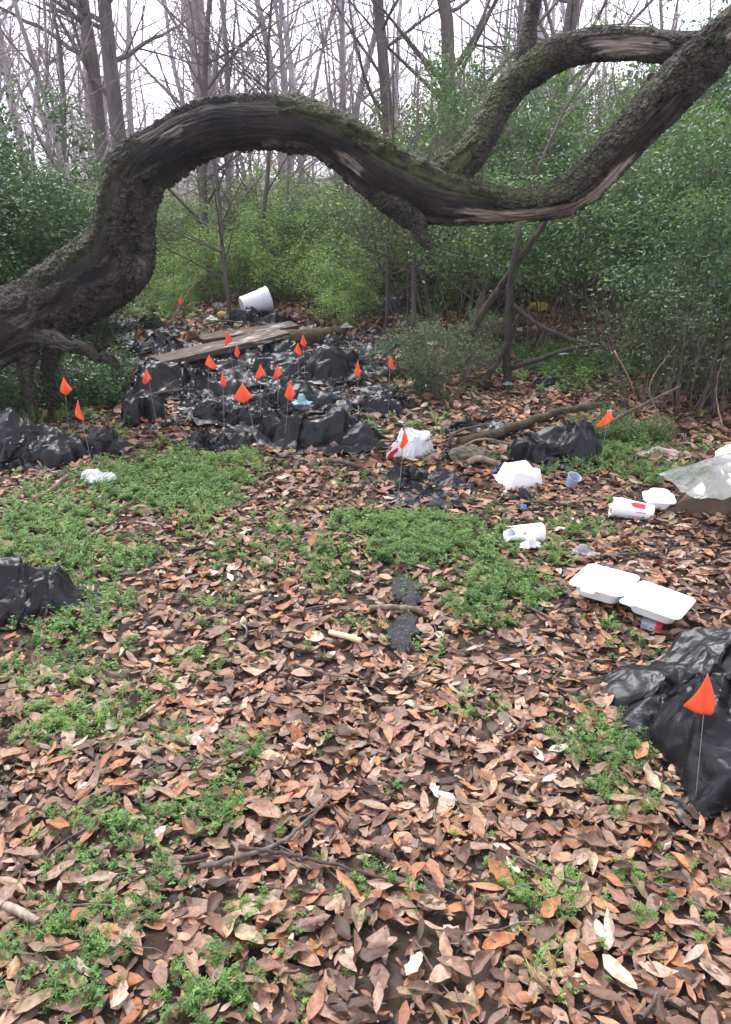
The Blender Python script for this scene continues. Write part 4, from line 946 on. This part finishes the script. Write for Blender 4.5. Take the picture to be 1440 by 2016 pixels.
def paper_print(n, l, c, co):
    w = n.new('ShaderNodeTexWave'); w.inputs['Scale'].default_value = 26; w.inputs['Distortion'].default_value = 7; l.new(co, w.inputs['Vector'])
    s = n.new('ShaderNodeSeparateXYZ'); l.new(co, s.inputs[0])
    return mixc(n, l, mth(n, l, 'MULTIPLY', mth(n, l, 'GREATER_THAN', w.outputs['Fac'], .97), mth(n, l, 'LESS_THAN', s.outputs[0], .005)), c, (.50, .10, .18))
M['paper'] = film_material('printed_paper', (.82, .80, .80), .7, .2, .1, .3, 20, paper_print)
bag('paper_wrapper', 1044, 1090, film(41, .14, .11, (.042, .03), [(-.005, 0, .025, .02, .045)], 'paper', n=26, crumple=.8), 'crumpled white paper wrapper with red print against the torn cup', 'wrapper', None, .3, 1., .03)
def clear_material(name, col, alpha):
    m, n, l, b = mat(name); l_ = l
    nz = nnoise(n, l, 10, 5, .6, ocoord(n)); c = mixc(n, l, nz, tuple(x*.7 for x in col), col); l.new(c, b.inputs['Base Color'])
    b.inputs['Roughness'].default_value = .22; b.inputs['Specular IOR Level'].default_value = .6
    al = ramp(n, l, nz, [(.3, (alpha*.75,)*3), (.7, (min(1, alpha*1.35),)*3)]); l.new(al, b.inputs['Alpha']); bump(n, l, b, nz, .3, .01)
    return m
M['clear'] = clear_material('clear_crushed_plastic', (.55, .55, .58), .4)
M['sheet'] = clear_material('cloudy_plastic_sheet', (.26, .27, .25), .62)
bag('plastic_cup', 1142, 1100, film(42, .16, .13, (.045, .033), [(0, 0, .03, .02, .03)], 'clear', n=28, crumple=.9), 'crushed clear plastic cup on the bare soil above the open container', 'cup', None, -.3, 1., .02)
# light blue plastic cup standing askew
def lathe(prof, m=28):
    th = np.linspace(0, 2*math.pi, m, endpoint=False); prof = np.array(prof)
    return np.stack([prof[:, :1]*np.cos(th), prof[:, :1]*np.sin(th), np.broadcast_to(prof[:, 1:], (len(prof), m))], -1).reshape(-1, 3), grid_faces(len(prof), m, True)
M['blue_cup'] = clear_material('pale_blue_plastic', (.42, .50, .66), .8)
V, F = lathe([(.0, .002), (.020, 0), (.022, .002), (.030, .07), (.033, .072), (.029, .071), (.020, .005), (0, .005)]); 
o = obj('plastic_cup', mesh('plastic_cup', V, F, M['blue_cup']), None, Vector(g3(1121, 965))+Vector((0, 0, .025)), (.35, .25, 0), (1.15, 1.15, .95)); tag(autosm(o), 'small pale blue plastic cup standing askew right of the foam lid', 'cup')
# bucket
M['bucket'] = plain('white_bucket_plastic', (.74, .75, .78), .38, .06, 5, .5, 0)
bk = empty('bucket', Vector(g3(505, 634))+Vector((0, 0, .215)), math.radians(10), 'white plastic bucket lying on its side on a black bag at the back', 'bucket'); bk.scale = (.88,)*3
V, F = lathe([(0, .004), (.118, 0), (.124, .006), (.140, .27), (.150, .272), (.150, .284), (.142, .286), (.143, .305), (.152, .307), (.152, .318), (.144, .320), (.146, .345), (.156, .348), (.156, .366), (.148, .368), (.141, .34), (.118, .012), (0, .012)], 40)
V = V-np.array([0, 0, .18])
o = autosm(obj('bucket_body', mesh('bucket', V, F, M['bucket']), bk, (0, 0, 0), (0, math.radians(76), math.radians(12))), 30)
c = np.array([(.156*math.cos(a_), .156*math.sin(a_)*1.02, .118+.05*math.sin(a_)) for a_ in np.linspace(-.1, math.pi+.1, 24)]); V, F = tube(c, np.full(24, .003), 6, (0, 0, 1))
M['wire'] = plain('grey_wire', (.30, .30, .30), .4, .1, 20, .5, 0)
obj('wire_handle', mesh('handle', V, F, M['wire']), o)
# ball, carton, yellow lumps, plank
def lump(name, px, py, r, mt, label, cat, seed=0, amp=.12, sq=(1, 1, 1), dz=0., freq=5):
    th = np.linspace(0, 2*math.pi, 30, endpoint=False); ph = np.linspace(.04, math.pi-.04, 20)
    PH, TH = np.meshgrid(ph, th, indexing='ij'); d = np.stack([np.sin(PH)*np.cos(TH), np.sin(PH)*np.sin(TH), np.cos(PH)], -1)
    rr = 1+amp*fbm(d[..., 0]*freq*.4+seed, d[..., 1]*freq*.4, d[..., 2]*freq*.4, 4)
    V = (d*rr[..., None]*r*np.array(sq)).reshape(-1, 3); k = len(V); V = np.concatenate([V, [[0, 0, r*sq[2]], [0, 0, -r*sq[2]]]]); j = np.arange(30); j2 = (j+1) % 30
    Tt = np.concatenate([np.stack([np.full(30, k), j, j2], 1), np.stack([np.full(30, k+1), 570+j2, 570+j], 1)])
    o = obj(name, mesh(name, V, [grid_faces(20, 30, True)[:, ::-1], Tt], M[mt]), None, Vector(g3(px, py))+Vector((0, 0, r*sq[2]*.75+dz))); return tag(o, label, cat)
M['ball'] = plain('bluish_white_ball', (.58, .56, .66), .6, .3, 16)
M['yellow'] = plain('yellow_foam', (.52, .36, .10), .8, .25, 30)
M['speck'] = plain('speckled_white', (.75, .74, .73), .7, .2, 60)
M['mud'] = plain('muddy_fabric', (.12, .085, .065), .95, .55, 7, .1, .9, .03)
M['lichen'] = plain('lichen_clump', (.16, .15, .11), .95, .5, 40, .1, .9, .02)
lump('ball', 336, 748, .058, 'ball', 'bluish white scuffed ball in the left of the black heap', 'ball', 1, .1, dz=.05)
lump('foam_lump', 437, 628, .05, 'yellow', 'yellow foam lump left of the white bucket', 'foam', 2, .3)
lump('foam_lump', 590, 612, .06, 'yellow', 'flat yellow foam piece right of the white bucket', 'foam', 3, .4, (1.2, .8, .4))
lump('foam_lump', 1058, 615, .09, 'yellow', 'yellow foam piece on the far leaves beyond the dark log', 'foam', 6, .4, (1.3, .8, .8))
lump('lichen_clump', 925, 905, .085, 'lichen', 'grey green lichen covered clump between the white bag and black bag', 'lichen clump', 4, .45, (1.25, .8, .55), 0, 9)
lump('polystyrene_ball', 1432, 955, .075, 'speck', 'speckled white foam lump on the muddy roll at the right edge', 'foam', 5, .22, (1.2, 1, .9), .10)
M['carton'] = plain('weathered_carton', (.60, .57, .50), .8, .25, 8)
ct = empty('carton', g3(232, 645), .4, 'pale upright carton piece standing behind the trunk foot', 'carton'); box('front_panel', ct, .055, .004, .075, (0, -.05, .075), 'carton', (-.08, 0, 0)); box('side_panel', ct, .004, .05, .07, (.058, 0, .07), 'carton', (0, .06, 0))
def paint_wood():
    m, n, l, b = mat('weathered_painted_wood'); mp = n.new('ShaderNodeMapping'); mp.inputs['Scale'].default_value = (1.2, 9, 9); l.new(ocoord(n), mp.inputs[0])
    g_ = nnoise(n, l, 6, 7, .7, mp.outputs[0]); p_ = nnoise(n, l, 3.0, 6, .7, mp.outputs[0])
    c = ramp(n, l, g_, [(.3, (.025, .018, .014)), (.5, (.075, .052, .038)), (.72, (.17, .12, .085))])
    sx = n.new('ShaderNodeSeparateXYZ'); l.new(ocoord(n), sx.inputs[0])
    k = ramp(n, l, mth(n, l, 'ADD', p_, mth(n, l, 'MULTIPLY', sx.outputs[0], .12)), [(.64, (0, 0, 0)), (.70, (1, 1, 1))])
    c = mixc(n, l, k, c, (.34, .32, .30)); l.new(c, b.inputs['Base Color']); b.inputs['Roughness'].default_value = .85; bump(n, l, b, g_, .7, .012); return m
M['plank'] = paint_wood()
def plank(name, A, B, w, th_, label, roll, seed, jag=.25):
    A, B = np.array(A), np.array(B); L = np.linalg.norm(B-A); n, m = 40, 9
    u = np.linspace(0, 1, n); v = np.linspace(-1, 1, m)
    U, Vv = np.meshgrid(u, v, indexing='ij'); s0 = jag*L*.16*np.abs(noise(v*3+seed, 0., 1.))[None]; s1 = jag*L*.1*np.abs(noise(v*4+seed+9, 0., 1.))[None]
    X = s0+(L-s0-s1)*U; Y = Vv*w*.5*(1-.35*sstep(.25, 0, U)*(Vv > 0)); Z = .006*noise(U*6+seed, Vv*2, 1.)-.02*U*(1-U)
    top = np.stack([X, Y, Z+th_/2], -1).reshape(-1, 3); bot = np.stack([X, Y, Z-th_/2], -1).reshape(-1, 3); F = grid_faces(n, m)
    k = n*m; edge = np.concatenate([np.arange(m-1), np.arange(m-1, k-1, m), np.arange(k-1, k-m, -1), np.arange(k-m, 0, -m)]); e2 = np.roll(edge, -1)
    me = mesh(name, np.concatenate([top, bot]), [F[:, ::-1], F+k, np.stack([edge, e2, e2+k, edge+k], 1)], M['plank'], True)
    d = Vector(B-A).normalized(); q = d.to_track_quat('X', 'Z').to_euler(); o = obj(name, me, None, A, q); o.rotation_euler.x += roll
    return tag(autosm(o), label, 'plank')
plank('plank', g3(306, 712, .15), g3(556, 655, .20), .22, .045, 'broad weathered plank with peeling white paint lying on the heap', .05, 2)
plank('plank', g3(390, 668, .08), g3(580, 640, .10), .16, .04, 'dark rotten board behind the painted plank', .15, 6, .4)
# muddy roll and cloudy sheet at the right edge
rl = empty('muddy_roll', Vector(g3(1420, 1005)), 0, 'muddy rolled mattress piece under cloudy plastic at the right edge', 'roll')
obj('rolled_body', film(61, 1, 1, (.50, .17), [(-.1, 0, .42, .15, .17), (.2, .02, .35, .15, .2)], 'mud', n=110, crumple=.75), rl, (.22, .03, 0), (0, 0, .1))
Cn = [np.array(g3(*q)) for q in ((1300, 938, .15), (1500, 872, .36), (1530, 960, .30), (1375, 985, .17))]
u = np.linspace(0, 1, 44); U, W_ = np.meshgrid(u, u, indexing='ij')
Pp = ((1-U)*(1-W_))[..., None]*Cn[0]+(U*(1-W_))[..., None]*Cn[1]+(U*W_)[..., None]*Cn[2]+((1-U)*W_)[..., None]*Cn[3]
Pp[..., 2] += .020*facet(U*3, W_*3, 3)+.010*facet(U*8, W_*5, 5)+.07*np.sin(U*3.1)*np.sin(W_*3.1); Pp[..., 1] += .03*facet(U*4, W_*4, 8); Pp[..., 0] += .02*facet(U*4+3, W_*4, 9)
o0 = Vector(g3(1400, 985)); o = obj('plastic_sheet', mesh('plastic_sheet', Pp.reshape(-1, 3)-np.array(o0), grid_faces(44, 44), M['sheet']), None, o0); tag(o, 'cloudy grey plastic sheet thrown over the muddy roll at right', 'plastic sheet')
# asphalt shingles sunk in the litter
def shingle_material():
    m, n, l, b = mat('black_grit'); v = n.new('ShaderNodeTexVoronoi'); v.inputs['Scale'].default_value = 160; l.new(ocoord(n), v.inputs['Vector'])
    s = sep(n, l, v.outputs['Color']); c = ramp(n, l, s[0], [(0, (.004, .004, .005)), (.9, (.012, .012, .013)), (.98, (.07, .07, .07))]); l.new(c, b.inputs['Base Color']); b.inputs['Roughness'].default_value = .7
    bump(n, l, b, v.outputs['Distance'], .8, .006); return m
M['grit'] = shingle_material()
def shingle(px, py, hx, hy, rz, label, seed):
    V, F = drape(seed+70, 1, 1, (hx, hy), [], n=48, crumple=.35, flat=.004); V[:, 2] = np.clip(V[:, 2], 0, .016)
    o = obj('shingle', mesh('shingle', V, F, M['grit']), None, Vector(g3(px, py))+Vector((0, 0, .020)), (0, 0, rz)); tag(o, label, 'shingle', 'asphalt shingles in the leaf litter')
shingle(800, 1172, .058, .125, .12, 'black gritty shingle with a stick across its near end', 1)
shingle(793, 1252, .056, .12, -.08, 'black gritty shingle lying nearest in the leaf litter', 2)

# ------------------------------------------------------------------ sticks on the ground
S_ = lambda *p: [g3(x, y, u) for (x, y, u) in p]
stick('stick', S_((728, 1196, .03), (770, 1195, .034), (815, 1200, .034), (832, 1205, .03)), .011, .012, 'short lichen grey stick lying across the black shingles', seed=1, tint=(1.2, 1.1, 1.))
stick('stick', S_((395, 1705, .03), (480, 1685, .035), (560, 1655, .04), (610, 1610, .04), (652, 1568, .035)), .007, .004, 'curved brown stick across the leaves in the foreground', seed=2)
stick('stick', S_((470, 1668, .036), (560, 1680, .04), (650, 1700, .038), (765, 1732, .03)), .006, .003, 'thin dark straight stick crossing the curved brown stick', seed=3, tint=(.5, .45, .45))
stick('stick', S_((0, 1778, .03), (40, 1795, .035), (75, 1815, .03)), .011, .009, 'pale broken stick at the left edge of the foreground', seed=4, tint=(2, 1.9, 1.8))
M['raw'] = plain('raw_split_wood', (.62, .47, .28), .8, .25, 40, .3, .5)
stick('split_wood', S_((650, 1245, .035), (680, 1252, .04), (712, 1262, .036)), .010, .011, 'pale yellow splinter of fresh wood beside the black shingles', 'wood splinter', None, 'raw', sides=7, wob=.003, seed=5)
stick('stick', S_((70, 985, .02), (105, 962, .04), (133, 935, .06)), .018, .008, 'broken grey branch piece in front of the left black bag', seed=6, tint=(1.1, 1, .95), fork=2)
stick('stick', S_((905, 882, .02), (940, 866, .08), (970, 866, .09), (1015, 878, .05)), .006, .006, 'pale bent twig arching over the lichen clump', seed=7, tint=(1.6, 1.45, 1.25))
stick('stick', S_((920, 912, .02), (945, 902, .05), (985, 915, .03)), .022, .016, 'pale stub of rotten branch before the right black bag', seed=8, tint=(1.5, 1.4, 1.3))
stick('cane', [P(332, 638, 7.9), P(358, 598, 7.95), P(390, 549, 8.0)], .009, .008, 'long pale cane leaning beside the farthest orange flag', 'cane', tint=(1.7, 1.5, 1.25), wob=.002)
stick('stick', S_((790, 892, .02), (830, 872, .09), (862, 858, .14)), .006, .005, 'thin pale rod leaning over the white carrier bag', tint=(2.2, 2.1, 1.9), wob=.001)
for k, (pts, lab) in enumerate([
    (((640, 905, .03), (700, 915, .04), (760, 945, .03)), 'dark branch lying in front of the central black heap'),
    (((1010, 990, .02), (1080, 988, .03), (1150, 1000, .02)), 'dark rotten stick on the soil right of the foam lid'),
    (((600, 1200, .02), (640, 1192, .03), (690, 1185, .02)), 'small twig near the yellow splinter'),
    (((1030, 1190, .02), (1080, 1215, .03), (1130, 1245, .02)), 'dark stick between the weed patch and the open container'),
    (((1180, 1095, .02), (1290, 1085, .03), (1360, 1060, .02)), 'thin twig on the leaves above the open container'),
    (((270, 790, .04), (330, 770, .08), (420, 765, .06)), 'dark branch crossing the heap behind the round bag'),
    (((200, 690, .1), (250, 700, .12), (300, 690, .2)), 'crooked dark twig near the root limb'),
    (((400, 640, .05), (440, 632, .1), (500, 640, .05)), 'dark curved branch behind the painted plank'),
    (((420, 1680, .02), (330, 1700, .03), (250, 1740, .02)), 'slim twig in the green weeds of the left foreground'),
    (((880, 880, .02), (900, 850, .1), (960, 835, .1)), 'grey branch behind the white carrier bag'),
    (((1170, 850, .05), (1260, 800, .2), (1340, 760, .3)), 'long thin branch reaching from the bag into the tangled shrubs'),
    (((1210, 690, .5), (1245, 760, .3), (1262, 835, .02)), 'pale bare vine stem hanging at the right'),
    (((1305, 835, .02), (1280, 760, .25), (1330, 680, .5)), 'pale curved stem rising at the right edge of the tangle'),
    (((1425, 850, .02), (1410, 770, .25), (1425, 700, .5)), 'pale hooked stem at the far right edge')]):
    r_ = .014 if 'branch' in lab else .006
    stick('stick', S_(*pts), r_, r_*.5, lab, seed=20+k, tint=(1.5, 1.35, 1.2) if 'pale' in lab else (.8, .72, .66), fork=2 if 'branch' in lab else 0)
# small broken twigs, too many to count
g = Geo(); rs = np.random.RandomState(31)
for k in range(420):
    y = rs.uniform(.9, 9); x = rs.uniform(-.5, .5)*(y+.6); a_ = rs.uniform(0, 6.28); L = rs.uniform(.05, .28)*(1 if y < 4 else 1.6)
    u = np.linspace(-.5, .5, 5); pts = np.stack([x+u*L*math.cos(a_), y+u*L*math.sin(a_)], 1)+rs.normal(0, .006, (5, 2)); z = hz(pts[:, 0], pts[:, 1])+.02+rs.rand()*.012+u*rs.normal(0, .06)*L
    V, F = tube(np.column_stack([pts, z]), np.linspace(.0035, .0015, 5)*rs.uniform(.6, 1.6), 5); g.add(V, F)
tag(obj('twig_litter', g.build('twig_litter', M['stick'])), 'fine broken twigs scattered through the leaves', kind='stuff')

# ------------------------------------------------------------------ orange marker flags
def flag_material():
    m, n, l, b = mat('orange_flag_vinyl'); nz = nnoise(n, l, 30, 3, .5, ocoord(n))
    c = mixc(n, l, nz, (1., .15, .055), (1., .21, .085)); l.new(c, b.inputs['Base Color']); b.inputs['Roughness'].default_value = .45; translucent_mix(n, l, b, c, .3); return m
M['flag'] = flag_material()
def flag(px, py, wl_, wr_, h, label, rz=0., shift=0., up=.43):
    """px, py: tip of the wire; the vinyl square hangs by one corner as a kite: wl_, wr_ its reach to both sides, h its drop (metres)."""
    p = G(px, py, up); e = empty('marker_flag', (p.x, p.y, p.z), rz, label, 'flag', 'orange marker flags')
    lean = np.array([rs.normal(0, .015), rs.normal(0, .015), 0.]); zz = np.linspace(0, 1, 7)
    c = np.stack([-lean[0]*(1-zz)*2, -lean[1]*(1-zz)*2, -.03+(up+.03)*zz], 1); V, F = tube(c, np.full(7, .0010), 6)
    obj('wire_staff', mesh('staff', V, F, M['wire']), e)
    n = 9; u = np.linspace(0, 1, n); U, W_ = np.meshgrid(u, u, indexing='ij')
    A, Lc, Bc, Rc = np.array([0, 0, 0]), np.array([-wl_, -.012, -h*.72+shift*.3]), np.array([shift, .006, -h]), np.array([wr_, -.012, -h*.62-shift*.3])
    # bilinear patch: tip - left - bottom - right
    Pp = ((1-U)*(1-W_))[..., None]*A+(U*(1-W_))[..., None]*Lc+(U*W_)[..., None]*Bc+((1-U)*W_)[..., None]*Rc
    Pp[..., 1] += -.010*np.sin(math.pi*np.abs(U-W_))-.005*np.sin(5*U+px)*W_-.003
    f = obj('vinyl_flag', mesh('flag', Pp.reshape(-1, 3), grid_faces(n, n), M['flag']), e, (0, 0, up)); md = f.modifiers.new('thick', 'SOLIDIFY'); md.thickness = .0006
FL = [(126, 742, .030, .050, .115, 'orange marker flag left of the root limb below the trunk', .0), (154, 787, .022, .018, .115, 'narrow orange flag standing just above the left black bag', 0.012),
 (289, 725, .03, .03, .105, 'orange flag in front of the white ball and blue scrap', -.02), (356, 582, .035, .03, .10, 'farthest orange flag beside the pale leaning cane', .01),
 (412, 698, .03, .048, .10, 'orange flag right of the broken end of the plank', .03), (449, 650, .028, .034, .105, 'orange flag in front of the white paint on the plank', -.02),
 (467, 676, .022, .022, .10, 'orange flag just below the middle of the plank', .0), (439, 729, .018, .020, .11, 'narrow orange flag left above the wide diamond flag', .012),
 (478, 753, .058, .058, .125, 'widest diamond shaped orange flag in the heap', .0), (513, 716, .034, .034, .105, 'orange flag between the diamond flag and the open dark bag', -.03),
 (546, 717, .024, .032, .10, 'orange flag left of the opening of the dark bag', -.02), (571, 748, .034, .032, .128, 'kite shaped orange flag nearest the front heap bag', .0),
 (587, 674, .03, .026, .092, 'left one of the close pair of orange flags behind the dark bag', .02), (597, 657, .024, .026, .10, 'right one of the close pair of orange flags behind the dark bag', .012),
 (705, 710, .026, .020, .11, 'orange flag on bare leaves right of the heap', .01), (768, 699, .012, .026, .10, 'narrow orange flag beside the leafy bush', .02),
 (797, 843, .022, .020, .105, 'orange flag standing before the white carrier bag', -.015), (1199, 806, .062, .030, .10, 'orange flag behind the right black bag', -.045),
 (1393, 1325, .052, .030, .125, 'nearest orange flag stuck in front of the big right bag', .018)]
for f in FL: flag(f[0], f[1], f[2], f[3], f[4], f[5], 0., f[6])

# ------------------------------------------------------------------ haze
m = bpy.data.materials.new('haze'); m.use_nodes = True; nt = m.node_tree; nt.nodes.remove(nt.nodes['Principled BSDF'])
pv = nt.nodes.new('ShaderNodeVolumePrincipled'); pv.inputs['Color'].default_value = (.90, .88, .95, 1); pv.inputs['Density'].default_value = .0014; pv.inputs['Anisotropy'].default_value = .2
nt.links.new(pv.outputs[0], [x for x in nt.nodes if x.type == 'OUTPUT_MATERIAL'][0].inputs['Volume'])
V = np.array([[x, y, z] for x in (-310, 310) for y in (-10, 385) for z in (-2, 19)], float); F = np.array([[0, 1, 3, 2], [4, 6, 7, 5], [0, 4, 5, 1], [2, 3, 7, 6], [1, 5, 7, 3], [0, 2, 6, 4]])
tag(obj('haze', mesh('haze', V, F, m, False)), 'thin pale haze in the air of the wood', kind='stuff')
print('done', time.time()-T0, 'triangles', sum(2*len(m_.polygons) for m_ in bpy.data.meshes))
